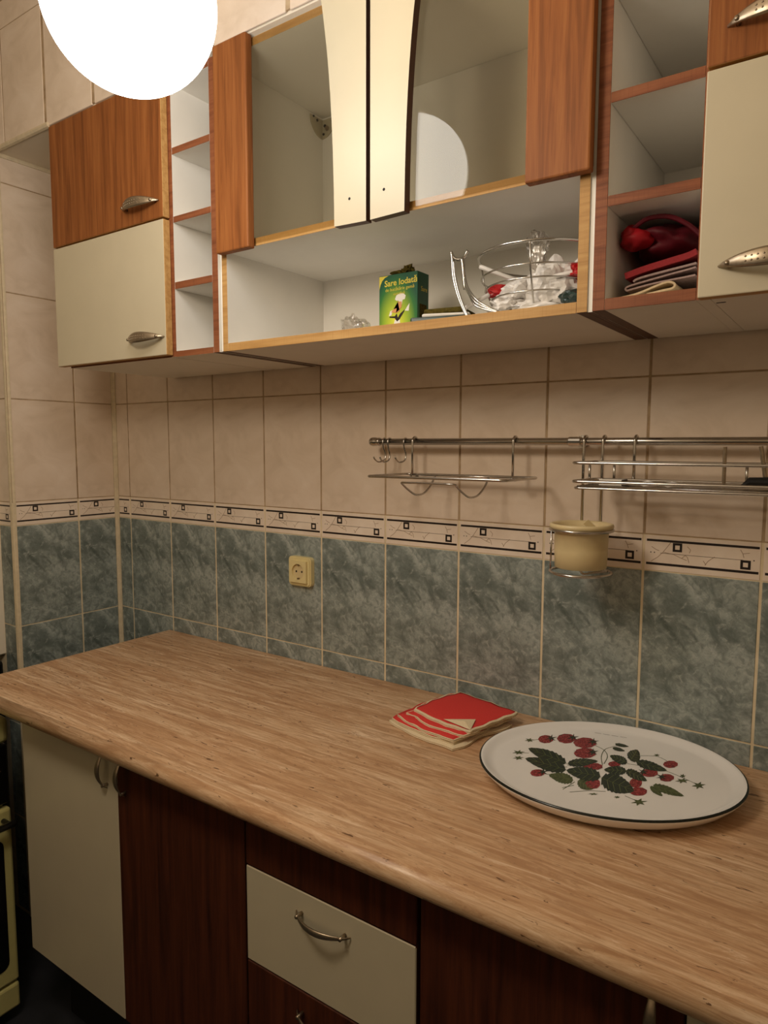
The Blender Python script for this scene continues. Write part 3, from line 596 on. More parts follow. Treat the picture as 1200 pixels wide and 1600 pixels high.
db = tube(T([(1.848, -.125, .4675), (1.858, -.125, .4755), (1.90, -.125, .476)], [.003, .0065, .0075], 10), [(1.90, -.125, .476), (1.96, -.125, .476)], .009, 10)
tag(obj('dark_brush', db, 'rubber', loc=(1.86, -.125, .4618)), 'dark rounded brush handle lying in the shelf rack below the tilted rod', 'brush')

# ================================================================ SOCKET
so = thing('wall_socket', 'ivory plastic wall socket on a blue marble tile above the worktop', 'socket', (.807, -.001, .165))
sx, sz = .8065, .2025
obj('frame', prism(bmesh.new(), rrect(sx, sz, .077, .077, .010), 'y', -.0135, -.0002), 'ivory', so)
obj('frame_step', prism(bmesh.new(), rrect(sx, sz, .071, .071, .008), 'y', -.0160, -.0136), 'ivory', so)
bmf = bmesh.new(); n = 24
outer = [(sx+.0285*math.cos(q)/max(abs(math.cos(q)), abs(math.sin(q))), sz+.0285*math.sin(q)/max(abs(math.cos(q)), abs(math.sin(q)))) for q in [2*math.pi*i_/32 for i_ in range(32)]]; co = [bmf.verts.new((x, -.0225, z)) for x, z in outer]
ci = []
for x, z in outer:
    an = math.atan2(z-sz, x-sx); ci.append(bmf.verts.new((sx+.0205*math.cos(an), -.0225, sz+.0205*math.sin(an))))
cb = [bmf.verts.new((v_.co.x, -.0163, v_.co.z)) for v_ in ci]; ob_ = [bmf.verts.new((v_.co.x, -.0161, v_.co.z)) for v_ in co]
for i in range(len(co)):
    j = (i+1) % len(co); bmf.faces.new((co[i], co[j], ci[j], ci[i])); bmf.faces.new((ci[i], ci[j], cb[j], cb[i])); bmf.faces.new((co[i], ob_[i], ob_[j], co[j]))
bmesh.ops.recalc_face_normals(bmf, faces=bmf.faces)
obj('insert', bmf, 'ivory', so)
obj('recess_floor', prism(bmesh.new(), [(sx+.0205*math.cos(q*math.pi/12), sz+.0205*math.sin(q*math.pi/12)) for q in range(24)], 'y', -.0166, -.0161), 'cup', so)
for dx_ in (-.0095, .0095): obj('pin_hole', prism(bmesh.new(), [(sx+dx_+.0028*math.cos(q*math.pi/5), sz+.0028*math.sin(q*math.pi/5)) for q in range(10)], 'y', -.0169, -.01665), 'dark_hole', so)
for sg in (-1, 1): obj('earth_clip', B(sx-.003, sx+.003, -.0215, -.0167, sz+sg*.0185-.0016, sz+sg*.0175+.0016), 'bronze', so)

# ================================================================ FOLDED NAPKINS
def napkin(lbl, cx, cy, z, w_, d_, rot, th=.0052, mat_='red_cloth', sag=.004, seed=0, lift=0, warp=.006, sides='fblr', bow=.010):
    """folded square cloth: soft slab of two layers, cream hem running along every layer edge"""
    o = thing('napkin', lbl, 'napkin', (cx, cy, z), 'red napkins in the pile'); n = 14; rz = Matrix.Rotation(rot, 3, 'Z')
    def surf(u, v_, top):
        x = (u-.5)*w_; y = (v_-.5)*d_
        x += warp*noise.noise(Vector((v_*3, seed, 0)))*2*(abs(u-.5)*2); y += warp*noise.noise(Vector((u*3, seed+7, 0)))*2*(abs(v_-.5)*2)
        y -= bow*math.sin(math.pi*min(1, max(0, u)))*(1-v_)**1.5; x -= bow*.9*math.sin(math.pi*min(1, max(0, v_)))*(1-u)**2 - .006*(1-v_)*(1-u)
        e = max(abs(u-.5), abs(v_-.5))*2
        zz = -sag*(1-math.cos((u-.25)*2*math.pi*.5))*.6*(.5) + .0011*noise.noise(Vector((u*4, v_*4, seed)))*(1 if top else .3)
        zz = -sag*max(0, e-.5)**1.3*2.2 + (.0009+.0040*max(0, e-.55)*(1 if z > -.04 else 0))*noise.noise(Vector((u*6+seed, v_*6, seed))) + lift*max(0, v_-.5)
        zb = zz if z > -.0405 else max(zz, 0)
        p = rz @ Vector((x, y, 0)); return Vector((cx+p.x, cy+p.y, z + zb + (th*.92 if top else 0)))
    def slab(z_lo, z_hi):
        bm = bmesh.new(); T_ = []; Bo = []
        for top, G_ in ((1, T_), (0, Bo)):
            for i in range(n+1):
                G_.append([])
                for j in range(n+1):
                    p = surf(i/n, j/n, False); e = max(abs(i/n-.5), abs(j/n-.5))*2; q = .0006 if e > .999 else 0
                    p.z += (z_hi-q) if top else (z_lo+q); G_[i].append(bm.verts.new(p))
        for i in range(n):
            for j in range(n):
                bm.faces.new((T_[i][j], T_[i+1][j], T_[i+1][j+1], T_[i][j+1])); bm.faces.new((Bo[i][j], Bo[i][j+1], Bo[i+1][j+1], Bo[i+1][j]))
        for k in range(n):
            for q_ in ((T_[k][0], Bo[k][0], Bo[k+1][0], T_[k+1][0]), (T_[k+1][n], Bo[k+1][n], Bo[k][n], T_[k][n]), (T_[0][k+1], Bo[0][k+1], Bo[0][k], T_[0][k]), (T_[n][k], Bo[n][k], Bo[n][k+1], T_[n][k+1])): bm.faces.new(q_)
        bmesh.ops.recalc_face_normals(bm, faces=bm.faces); return bm
    obj('cloth', slab(.0, th*.47), mat_, o, smooth=True); obj('cloth', slab(th*.53, th), mat_, o, smooth=True)
    for zc in (th*.24, th*.77):
        path = []
        for sd_, fn_ in (('f', lambda q_: (q_, 0)), ('r', lambda q_: (1, q_)), ('b', lambda q_: (1-q_, 1)), ('l', lambda q_: (0, 1-q_))):
            if sd_ in sides: path += [surf(*fn_(t_/n), False)+Vector((0, 0, zc)) for t_ in range(n+(0 if len(sides) == 4 else 1))]
        if len(sides) == 2: path = path[:n+1]+path[n+2:]
        hb_ = T(path, .00135, 6, len(sides) == 4)
        for v_ in hb_.verts:
            if v_.co.z < -.0415: v_.co.z = -.0415
        obj('hem', hb_, 'hem', o, smooth=True)
    # flat hem band sewn along the rim of the top face
    if not z > -.02: return o
    if len(sides) < 4:
        fold = T([surf(0, t_/n, False)+Vector((0, 0, th*.5)) for t_ in range(n+1)], th*.52, 8); obj('folded_edge', fold, mat_, o, smooth=True); return o
    bm = bmesh.new(); ring = []
    for t_ in range(4*n):
        s, k = divmod(t_, n); f_ = k/n; uv = [(f_, 0), (1, f_), (1-f_, 1), (0, 1-f_)][s]
        wi = .022; ui = min(1-wi, max(wi, uv[0])); vi = min(1-wi*1.2, max(wi*1.2, uv[1]))
        a_, b_ = surf(uv[0], uv[1], False), surf(ui, vi, False); ring.append((bm.verts.new(a_+Vector((0, 0, th+.0002))), bm.verts.new(b_+Vector((0, 0, th+.0006)))))
    for i in range(len(ring)):
        j = (i+1) % len(ring); bm.faces.new((ring[i][0], ring[j][0], ring[j][1], ring[i][1]))
    obj('hem_band', bm, 'hem', o)
    return o
napkin('bottom napkin of the pile, cream side showing along its left edge', 1.331, -.144, -.0416, .184, .176, -.25, .0052, 'hem', 0, 1, sides='fblr')
napkin('second napkin from the bottom of the pile, a thick red fold at its left', 1.326, -.138, -.0356, .172, .170, -.20, .0058, 'red_cloth', .0010, 2, sides='fr')
napkin('third napkin from the bottom of the pile beside the platter', 1.335, -.134, -.0292, .168, .170, -.27, .0056, 'red_cloth', .0022, 3, sides='fr')
napkin('fourth napkin of the pile, just beneath the top one', 1.343, -.124, -.0230, .160, .160, -.21, .0054, 'red_cloth', .0034, 5, sides='fblr')
tn = napkin('topmost red napkin of the pile with a folded cream corner', 1.353, -.119, -.0168, .158, .148, -.23, .0052, 'red_cloth', .0040, 8, 0, sides='fblr')
bmq = bmesh.new(); q1 = [(1.345,-.192,-.0118),(1.412,-.205,-.0135),(1.400,-.160,-.0098),(1.390,-.188,-.0068)]
vv = [bmq.verts.new(p) for p in q1]; bmq.faces.new((vv[0], vv[1], vv[3])); bmq.faces.new((vv[1], vv[2], vv[3])); bmq.faces.new((vv[0], vv[3], vv[2])); 
fl = obj('folded_corner', bmq, 'hem', tn)

# ================================================================ PLATTER
PC = (1.673, -.199); PR = math.atan2(.41, .912)
pl = thing('platter', 'large oval white serving platter printed with strawberries and leaves, at the right of the worktop', 'platter', (PC[0], PC[1], -.042))
prof = [(.10,-.0418),(.76,-.0418),(.86,-.0392),(.93,-.0310),(.973,-.0220),(.994,-.0168),(1.0,-.0140),(.997,-.0118),(.985,-.0110),(.965,-.0125),(.945,-.0150),(.925,-.0175),(.90,-.0200),(.87,-.0214),(.4,-.0215),(.05,-.0215)]
mis = [0,0,0,0,0,0,1,1]+[0]*7
bm = lathe(bmesh.new(), prof, PC[0], PC[1], 96, .2185, .1835, PR, mis)
obj('dish', bm, ['glaze', 'green_line'], pl, smooth=True)
MOTIF = json.loads(r'''{"dark":[[[-630,-210],[-660,-200],[-750,-20],[-780,-40],[-850,60],[-880,30],[-950,100],[-970,80],[-1040,130],[-1060,100],[-1130,130],[-1150,110],[-1210,120],[-1240,100],[-1290,90],[-1320,80],[-1370,50],[-1400,40],[-1440,-20],[-1440,-20],[-1360,-120],[-1330,-140],[-1260,-190],[-1220,-220],[-1160,-250],[-1120,-290],[-1060,-300],[-1020,-340],[-970,-330],[-930,-370],[-880,-350],[-840,-390],[-800,-350],[-760,-380],[-720,-320],[-690,-350],[-660,-200],[-630,-210]],[[-540,-450],[-570,-450],[-660,-300],[-690,-320],[-760,-240],[-790,-270],[-850,-210],[-880,-240],[-940,-200],[-970,-240],[-1030,-220],[-1050,-250],[-1110,-250],[-1130,-270],[-1180,-290],[-1210,-310],[-1260,-350],[-1280,-360],[-1320,-440],[-1320,-440],[-1240,-520],[-1200,-530],[-1140,-570],[-1100,-590],[-1040,-610],[-1000,-630],[-950,-630],[-910,-660],[-860,-650],[-820,-680],[-770,-650],[-730,-680],[-690,-630],[-660,-660],[-620,-580],[-590,-610],[-570,-450],[-540,-450]],[[-650,-220],[-630,-200],[-560,-270],[-550,-240],[-500,-260],[-490,-230],[-450,-230],[-440,-190],[-400,-190],[-390,-150],[-360,-130],[-350,-100],[-320,-70],[-310,-30],[-290,10],[-280,40],[-260,90],[-240,120],[-230,200],[-230,200],[-280,220],[-300,210],[-340,210],[-360,200],[-390,190],[-420,190],[-450,160],[-470,160],[-500,120],[-520,130],[-540,70],[-570,80],[-590,10],[-610,10],[-620,-70],[-640,-70],[-630,-200],[-650,-220]],[[10,-350],[-10,-350],[-90,-180],[-110,-210],[-170,-130],[-190,-170],[-240,-110],[-260,-160],[-310,-120],[-320,-170],[-370,-150],[-380,-190],[-420,-200],[-440,-230],[-480,-260],[-490,-290],[-520,-340],[-540,-360],[-560,-450],[-560,-450],[-500,-530],[-470,-540],[-420,-570],[-390,-590],[-340,-600],[-310,-620],[-270,-620],[-240,-640],[-210,-620],[-180,-650],[-150,-610],[-120,-640],[-90,-570],[-60,-600],[-40,-510],[-10,-530],[-10,-350],[10,-350]],[[-10,-390],[20,-390],[90,-630],[110,-600],[170,-720],[190,-680],[240,-770],[260,-730],[310,-780],[320,-740],[370,-770],[390,-740],[430,-740],[440,-710],[480,-700],[500,-670],[540,-630],[560,-620],[590,-520],[590,-520],[530,-410],[510,-380],[460,-320],[440,-280],[390,-250],[360,-200],[320,-190],[290,-140],[250,-150],[220,-90],[180,-140],[150,-80],[120,-150],[90,-100],[60,-210],[30,-170],[20,-390],[-10,-390]],[[300,110],[290,100],[230,210],[220,190],[180,230],[180,200],[140,230],[130,200],[100,210],[90,180],[70,180],[60,150],[30,140],[20,110],[0,80],[-10,60],[-20,20],[-30,0],[-40,-60],[-40,-60],[0,-110],[10,-110],[50,-120],[60,-130],[90,-130],[110,-140],[130,-130],[150,-150],[170,-120],[190,-140],[210,-100],[230,-120],[250,-70],[270,-80],[280,-10],[290,-20],[290,100],[300,110]],[[260,130],[280,120],[320,-10],[330,0],[370,-70],[380,-50],[410,-100],[430,-80],[460,-120],[470,-110],[500,-130],[510,-110],[540,-130],[560,-110],[580,-110],[600,-110],[630,-90],[640,-90],[670,-50],[670,-50],[630,20],[620,30],[590,70],[570,100],[540,120],[520,150],[490,160],[480,190],[450,190],[430,230],[400,210],[380,240],[360,220],[340,250],[310,200],[300,230],[280,120],[260,130]],[[220,430],[210,430],[170,550],[160,540],[130,610],[120,590],[90,640],[80,620],[50,650],[40,630],[10,650],[0,630],[-20,640],[-40,620],[-60,620],[-70,610],[-90,590],[-110,580],[-120,530],[-120,530],[-90,470],[-70,460],[-50,420],[-30,400],[0,380],[10,360],[40,350],[50,330],[80,330],[90,300],[120,320],[130,290],[150,320],[170,300],[180,350],[200,330],[210,430],[220,430]],[[240,530],[240,550],[320,520],[310,550],[350,560],[340,590],[360,600],[350,640],[360,660],[350,700],[350,730],[340,760],[340,800],[320,830],[310,880],[300,910],[280,970],[270,990],[220,1070],[220,1070],[180,1060],[180,1050],[160,1020],[150,1010],[140,980],[120,970],[120,930],[110,920],[120,880],[100,870],[120,820],[100,810],[130,750],[120,740],[160,670],[150,650],[240,550],[240,530]],[[310,560],[330,560],[390,430],[410,440],[450,380],[470,400],[520,360],[530,380],[580,360],[590,380],[630,370],[650,390],[690,390],[710,410],[740,420],[760,430],[800,460],[820,470],[850,530],[850,530],[800,590],[780,600],[740,630],[720,650],[670,660],[650,690],[610,690],[590,720],[550,710],[520,730],[490,710],[460,740],[430,700],[400,720],[370,660],[350,680],[330,560],[310,560]],[[-200,1080],[-190,1080],[-160,1030],[-150,1040],[-130,1020],[-120,1030],[-100,1010],[-90,1030],[-70,1020],[-70,1030],[-50,1030],[-40,1040],[-20,1040],[-10,1050],[0,1060],[10,1070],[30,1090],[30,1090],[50,1120],[50,1120],[20,1140],[10,1140],[-10,1150],[-20,1160],[-40,1160],[-50,1170],[-70,1160],[-80,1170],[-100,1160],[-110,1170],[-120,1160],[-140,1170],[-150,1150],[-160,1150],[-170,1130],[-190,1130],[-190,1080],[-200,1080]],[[-180,890],[-180,890],[-150,830],[-140,840],[-120,810],[-110,820],[-90,810],[-90,820],[-70,810],[-60,820],[-50,810],[-40,820],[-20,820],[-20,830],[0,840],[10,850],[20,860],[30,860],[40,890],[40,890],[20,920],[10,920],[-10,930],[-20,940],[-40,950],[-50,960],[-60,960],[-80,970],[-90,960],[-100,970],[-120,960],[-130,970],[-140,950],[-150,960],[-160,940],[-170,940],[-180,890],[-180,890]]],"light":[[[-320,-740],[-340,-740],[-400,-620],[-410,-640],[-460,-580],[-470,-600],[-510,-560],[-520,-590],[-560,-570],[-570,-590],[-600,-580],[-610,-610],[-640,-610],[-650,-640],[-680,-660],[-690,-680],[-720,-710],[-730,-720],[-740,-790],[-740,-790],[-700,-850],[-680,-850],[-640,-880],[-620,-890],[-580,-910],[-560,-930],[-530,-920],[-510,-950],[-480,-930],[-460,-950],[-430,-920],[-410,-950],[-390,-900],[-370,-920],[-350,-860],[-330,-870],[-340,-740],[-320,-740]],[[-280,-720],[-270,-720],[-230,-850],[-220,-840],[-190,-910],[-180,-890],[-150,-940],[-150,-920],[-120,-950],[-110,-930],[-90,-950],[-80,-930],[-60,-940],[-50,-930],[-30,-920],[-20,-910],[0,-890],[10,-880],[30,-830],[30,-830],[0,-770],[-20,-750],[-40,-720],[-50,-690],[-80,-670],[-90,-650],[-110,-640],[-130,-610],[-150,-610],[-170,-580],[-180,-600],[-200,-570],[-220,-600],[-230,-570],[-250,-630],[-260,-600],[-270,-720],[-280,-720]],[[750,-210],[760,-220],[780,-300],[790,-300],[800,-350],[810,-340],[830,-380],[840,-380],[860,-410],[870,-400],[890,-420],[900,-420],[920,-430],[930,-430],[950,-440],[960,-440],[970,-440],[980,-440],[1000,-430],[1000,-430],[990,-380],[980,-370],[960,-340],[950,-320],[930,-300],[920,-280],[910,-260],[900,-240],[880,-230],[870,-210],[850,-210],[840,-190],[820,-190],[810,-170],[790,-190],[780,-170],[760,-220],[750,-210]],[[770,-140],[790,-140],[830,-250],[850,-240],[900,-290],[910,-280],[950,-320],[970,-300],[1010,-330],[1030,-310],[1070,-330],[1090,-310],[1120,-320],[1140,-310],[1180,-300],[1190,-290],[1230,-280],[1250,-270],[1280,-230],[1280,-230],[1240,-180],[1220,-170],[1180,-140],[1160,-120],[1130,-100],[1100,-80],[1070,-70],[1040,-50],[1010,-50],[990,-30],[950,-40],[930,-20],[890,-50],[870,-20],[840,-70],[810,-50],[790,-140],[770,-140]]],"vein":[[[-630,-210],[-1440,-20]],[[-790,-170],[-940,50]],[[-790,-170],[-860,-340]],[[-930,-140],[-1090,90]],[[-930,-140],[-1000,-310]],[[-1070,-110],[-1220,90]],[[-1070,-110],[-1140,-250]],[[-1210,-80],[-1350,60]],[[-1210,-80],[-1300,-160]],[[-540,-450],[-1320,-440]],[[-690,-450],[-850,-260]],[[-690,-450],[-750,-630]],[[-830,-450],[-990,-250]],[[-830,-450],[-890,-630]],[[-960,-450],[-1120,-280]],[[-960,-450],[-1030,-600]],[[-1090,-440],[-1240,-340]],[[-1090,-440],[-1180,-540]],[[-650,-220],[-230,200]],[[-560,-130],[-460,-200]],[[-560,-130],[-550,50]],[[-490,-60],[-380,-120]],[[-490,-60],[-480,120]],[[-420,10],[-320,-30]],[[-420,10],[-400,170]],[[-350,80],[-260,70]],[[-350,80],[-310,210]],[[10,-350],[-560,-450]],[[-100,-370],[-230,-170]],[[-100,-370],[-130,-580]],[[-200,-390],[-340,-190]],[[-200,-390],[-230,-600]],[[-300,-400],[-430,-240]],[[-300,-400],[-340,-590]],[[-400,-420],[-510,-320]],[[-400,-420],[-450,-550]],[[-10,-390],[590,-520]],[[120,-410],[240,-700]],[[120,-410],[160,-160]],[[220,-440],[340,-720]],[[220,-440],[270,-180]],[[330,-460],[430,-700]],[[330,-460],[380,-250]],[[430,-490],[520,-640]],[[430,-490],[490,-360]],[[300,110],[-40,-60]],[[230,80],[150,190]],[[230,80],[220,-80]],[[170,40],[90,160]],[[170,40],[160,-120]],[[110,10],[30,110]],[[110,10],[100,-120]],[[50,-20],[-20,30]],[[50,-20],[30,-110]],[[260,130],[670,-50]],[[340,90],[410,-70]],[[340,90],[390,210]],[[420,60],[480,-100]],[[420,60],[460,170]],[[490,30],[550,-110]],[[490,30],[530,120]],[[550,0],[610,-100]],[[550,0],[610,50]],[[220,430],[-120,530]],[[160,450],[90,600]],[[160,450],[120,330]],[[90,470],[30,620]],[[90,470],[60,350]],[[30,480],[-30,610]],[[30,480],[0,390]],[[-20,500],[-80,590]],[[-20,500],[-60,440]],[[240,530],[220,1070]],[[240,630],[340,630]],[[240,630],[130,790]],[[230,730],[340,720]],[[230,730],[130,890]],[[230,820],[320,830]],[[230,820],[140,970]],[[230,910],[280,940]],[[230,910],[170,1040]],[[310,560],[850,530]],[[420,550],[510,400]],[[420,550],[470,700]],[[520,540],[610,390]],[[520,540],[570,690]],[[610,540],[700,410]],[[610,540],[670,660]],[[700,530],[780,450]],[[700,530],[760,610]],[[-200,1080],[50,1120]],[[-180,890],[40,890]],[[-320,-740],[-740,-790]],[[-400,-750],[-500,-600]],[[-400,-750],[-420,-910]],[[-480,-760],[-580,-610]],[[-480,-760],[-500,-920]],[[-550,-770],[-650,-640]],[[-550,-770],[-580,-900]],[[-620,-770],[-710,-700]],[[-620,-770],[-660,-860]],[[-280,-720],[30,-830]],[[-220,-740],[-160,-900]],[[-220,-740],[-190,-610]],[[-160,-760],[-100,-920]],[[-160,-760],[-140,-630]],[[-110,-780],[-50,-920]],[[-110,-780],[-80,-670]],[[-60,-800],[-10,-890]],[[-60,-800],[-30,-740]],[[750,-210],[1000,-430]],[[770,-140],[1280,-230]],[[870,-160],[950,-290]],[[870,-160],[930,-50]],[[970,-180],[1050,-310]],[[970,-180],[1030,-70]],[[1050,-190],[1130,-300]],[[1050,-190],[1120,-110]],[[1140,-210],[1210,-280]],[[1140,-210],[1210,-160]]],"berry":[[[-1220,630],[-1190,560],[-1200,500],[-1210,430],[-1250,400],[-1280,360],[-1330,360],[-1380,370],[-1410,410],[-1450,460],[-1460,530],[-1470,590],[-1450,650],[-1420,710],[-1380,730],[-1330,740],[-1290,720],[-1240,690]],[[-880,900],[-860,820],[-870,740],[-880,670],[-920,620],[-970,570],[-1030,580],[-1080,580],[-1130,640],[-1170,690],[-1180,780],[-1190,860],[-1160,930],[-1130,990],[-1070,1020],[-1020,1040],[-960,1010],[-910,970]],[[-500,940],[-470,860],[-490,770],[-510,680],[-570,620],[-620,570],[-690,570],[-760,570],[-800,630],[-850,690],[-860,780],[-860,870],[-820,950],[-780,1030],[-710,1060],[-650,1080],[-590,1050],[-520,1020]],[[-370,500],[-340,420],[-360,340],[-380,260],[-430,210],[-480,160],[-540,160],[-600,160],[-650,210],[-690,270],[-690,350],[-700,440],[-660,510],[-630,580],[-570,610],[-500,640],[-450,610],[-390,570]],[[-100,40],[-80,-10],[-100,-60],[-120,-120],[-170,-160],[-210,-200],[-260,-210],[-310,-220],[-340,-180],[-370,-150],[-370,-100],[-370,-40],[-340,10],[-300,70],[-250,90],[-200,120],[-160,100],[-110,90]],[[130,310],[140,270],[130,230],[120,190],[90,160],[60,130],[30,130],[0,130],[-30,160],[-50,190],[-50,230],[-50,270],[-30,310],[-10,350],[30,370],[60,380],[90,370],[120,350]],[[-830,-760],[-810,-800],[-820,-850],[-830,-900],[-860,-930],[-890,-960],[-930,-970],[-970,-970],[-1000,-940],[-1030,-900],[-1030,-860],[-1040,-810],[-1020,-760],[-990,-720],[-960,-700],[-920,-680],[-880,-700],[-840,-720]],[[60,-590],[80,-650],[80,-710],[70,-780],[40,-810],[10,-840],[-30,-840],[-70,-830],[-100,-780],[-140,-730],[-140,-660],[-150,-600],[-130,-540],[-110,-490],[-70,-470],[-30,-460],[10,-490],[40,-530]],[[620,-170],[630,-230],[630,-290],[620,-340],[590,-380],[560,-410],[530,-400],[500,-390],[470,-340],[450,-290],[440,-230],[440,-170],[450,-120],[470,-70],[510,-60],[540,-50],[570,-80],[600,-110]],[[760,-420],[770,-470],[760,-530],[740,-580],[700,-620],[660,-650],[620,-660],[580,-650],[550,-620],[530,-580],[530,-520],[530,-470],[560,-420],[590,-370],[630,-350],[670,-330],[710,-350],[750,-370]],[[740,350],[760,290],[740,230],[720,170],[680,130],[640,100],[600,100],[550,100],[530,140],[500,180],[500,240],[500,300],[530,350],[560,400],[610,430],[650,450],[690,420],[730,400]],[[1010,320],[1020,270],[1000,220],[990,160],[960,130],[920,100],[890,100],[850,100],[830,140],[810,180],[810,230],[810,290],[830,340],[860,380],[900,400],[930,410],[970,390],[1000,370]],[[950,880],[960,830],[940,770],[930,720],[890,680],[860,650],[820,650],[790,660],[760,690],[740,730],[740,790],[740,840],[770,890],[790,940],[830,960],[870,980],[910,950],[940,930]]],"bud":[[[-1530,330],[-1480,290],[-1540,290],[-1550,220],[-1570,280],[-1630,250],[-1600,310],[-1650,350],[-1590,360],[-1580,430],[-1550,370],[-1490,400]],[[-1470,-270],[-1420,-310],[-1490,-320],[-1510,-390],[-1530,-330],[-1600,-370],[-1560,-300],[-1620,-260],[-1540,-250],[-1530,-170],[-1500,-240],[-1430,-190]],[[-1390,-480],[-1340,-510],[-1400,-520],[-1420,-590],[-1440,-530],[-1500,-570],[-1460,-500],[-1510,-470],[-1450,-460],[-1430,-390],[-1410,-450],[-1350,-410]],[[580,1050],[610,1030],[570,1020],[560,980],[550,1020],[510,990],[540,1040],[510,1060],[550,1070],[560,1110],[570,1070],[610,1100]],[[1140,470],[1160,430],[1130,440],[1120,380],[1110,440],[1070,420],[1090,470],[1070,510],[1100,500],[1110,560],[1130,500],[1160,520]],[[1190,310],[1230,260],[1160,260],[1140,170],[1120,240],[1050,200],[1100,280],[1060,320],[1130,330],[1160,410],[1170,340],[1240,380]],[[1440,280],[1490,220],[1420,220],[1400,120],[1380,210],[1310,180],[1360,270],[1310,330],[1380,330],[1410,430],[1420,340],[1490,380]],[[790,-820],[840,-870],[770,-880],[750,-970],[720,-890],[650,-940],[700,-850],[650,-800],[720,-790],[750,-700],[770,-780],[850,-730]],[[440,-880],[460,-890],[430,-900],[420,-930],[410,-900],[380,-920],[400,-890],[380,-870],[410,-870],[420,-830],[430,-860],[460,-840]],[[110,-980],[140,-990],[90,-1010],[70,-1050],[60,-1020],[10,-1060],[50,-1010],[20,-1010],[70,-990],[90,-950],[100,-970],[150,-940]]],"stem":[[[-110,160],[-150,490],[-290,720],[-520,830]],[[-120,110],[-240,430],[-270,780],[-120,1060]],[[220,400],[560,490],[910,490],[1400,290]],[[-590,-320],[-750,-490],[-870,-740]],[[-1350,-200],[-1530,-290]],[[-300,-770],[-370,-1130]],[[-270,-890],[-400,-1080]],[[-250,-1150],[-10,-930],[220,-800]],[[320,850],[580,1000],[820,870]],[[510,-760],[760,-830]],[[-1560,320],[-1420,480]],[[-700,-740],[-920,-830]],[[-620,-250],[-290,-110]],[[-590,340],[-720,360]]],"calyx":[[[-1230,650],[-1150,580],[-1240,600],[-1220,460],[-1270,590],[-1340,520],[-1290,630],[-1380,700],[-1290,680],[-1310,820],[-1260,690],[-1190,760]],[[-900,920],[-820,840],[-910,870],[-890,720],[-940,860],[-1010,780],[-970,900],[-1050,970],[-960,950],[-980,1100],[-930,960],[-860,1030]],[[-530,950],[-450,880],[-540,900],[-520,760],[-570,890],[-630,820],[-590,930],[-670,1000],[-580,980],[-600,1130],[-550,990],[-480,1060]],[[-390,510],[-320,440],[-400,460],[-390,330],[-430,450],[-500,390],[-450,490],[-530,560],[-450,540],[-460,670],[-420,550],[-350,620]],[[-840,-740],[-760,-790],[-840,-780],[-830,-900],[-870,-790],[-930,-850],[-890,-760],[-970,-710],[-890,-720],[-900,-600],[-860,-710],[-800,-650]],[[560,240],[620,180],[550,200],[550,80],[520,190],[460,130],[510,230],[440,290],[510,270],[510,400],[540,280],[600,340]],[[860,240],[920,180],[850,200],[850,80],[820,190],[760,130],[810,220],[740,280],[820,270],[820,390],[840,280],[900,340]]]}''')
def decal(nm, polys, mat_, z):
    bm = bmesh.new()
    for poly in polys:
        try:
            f_ = bm.faces.new([bm.verts.new((PC[0]+x*1e-4, PC[1]+y*1e-4, z)) for x, y in poly])
            f_.normal_update()
            if f_.normal.z < 0: f_.normal_flip()
        except ValueError: pass
    bmesh.ops.triangulate(bm, faces=bm.faces); return obj(nm, bm, mat_, pl)
def ribbons(nm, lines, mat_, z, w_):
    bm = bmesh.new()
    for ln in lines:
        P_ = catmull([(PC[0]+x*1e-4, PC[1]+y*1e-4, z) for x, y in ln], 4) if len(ln) > 2 else [Vector((PC[0]+x*1e-4, PC[1]+y*1e-4, z)) for x, y in ln]
        prev = None
        for i, p in enumerate(P_):
            d_ = (P_[min(i+1, len(P_)-1)]-P_[max(i-1, 0)]).normalized(); nn = Vector((-d_.y, d_.x, 0))*w_
            cur = (bm.verts.new(p-nn), bm.verts.new(p+nn))
            if prev: 
                f_ = bm.faces.new((prev[0], cur[0], cur[1], prev[1])); f_.normal_update()
                if f_.normal.z < 0: f_.normal_flip()
            prev = cur
    return obj(nm, bm, mat_, pl)
ZP = -.0213
ribbons('printed_stem', MOTIF['stem'], 'leaf_light', ZP, .0007)['kind'] = 'stuff'
for nm_, key_, mt_, dz_ in (('printed_leaf', 'light', 'leaf_light', .0001), ('printed_berry', 'berry', 'berry', .00022), ('printed_leaf', 'dark', 'leaf_dark', .00034), ('printed_bud', 'bud', 'leaf_light', .0003), ('printed_calyx', 'calyx', 'leaf_dark', .0005)):
    for i_, poly_ in enumerate(MOTIF[key_]): decal(nm_, [poly_], mt_, ZP+dz_+i_*.000008)
ribbons('printed_leaf_vein', MOTIF['vein'], 'leaf_vein', ZP+.0006, .0003)['kind'] = 'stuff'
dash = []
for k in range(4):
    xa_, ya_ = 1.606+k*.0152-PC[0], -.0610+k*.0030-PC[1]
    dash.append([(int((xa_+.0013*j)*1e4), int((ya_+.00026*j+(.0009 if j % 2 else -.0006))*1e4)) for j in range(10)])
ribbons('printed_script', dash, 'print_black', ZP+.0002, .00035)

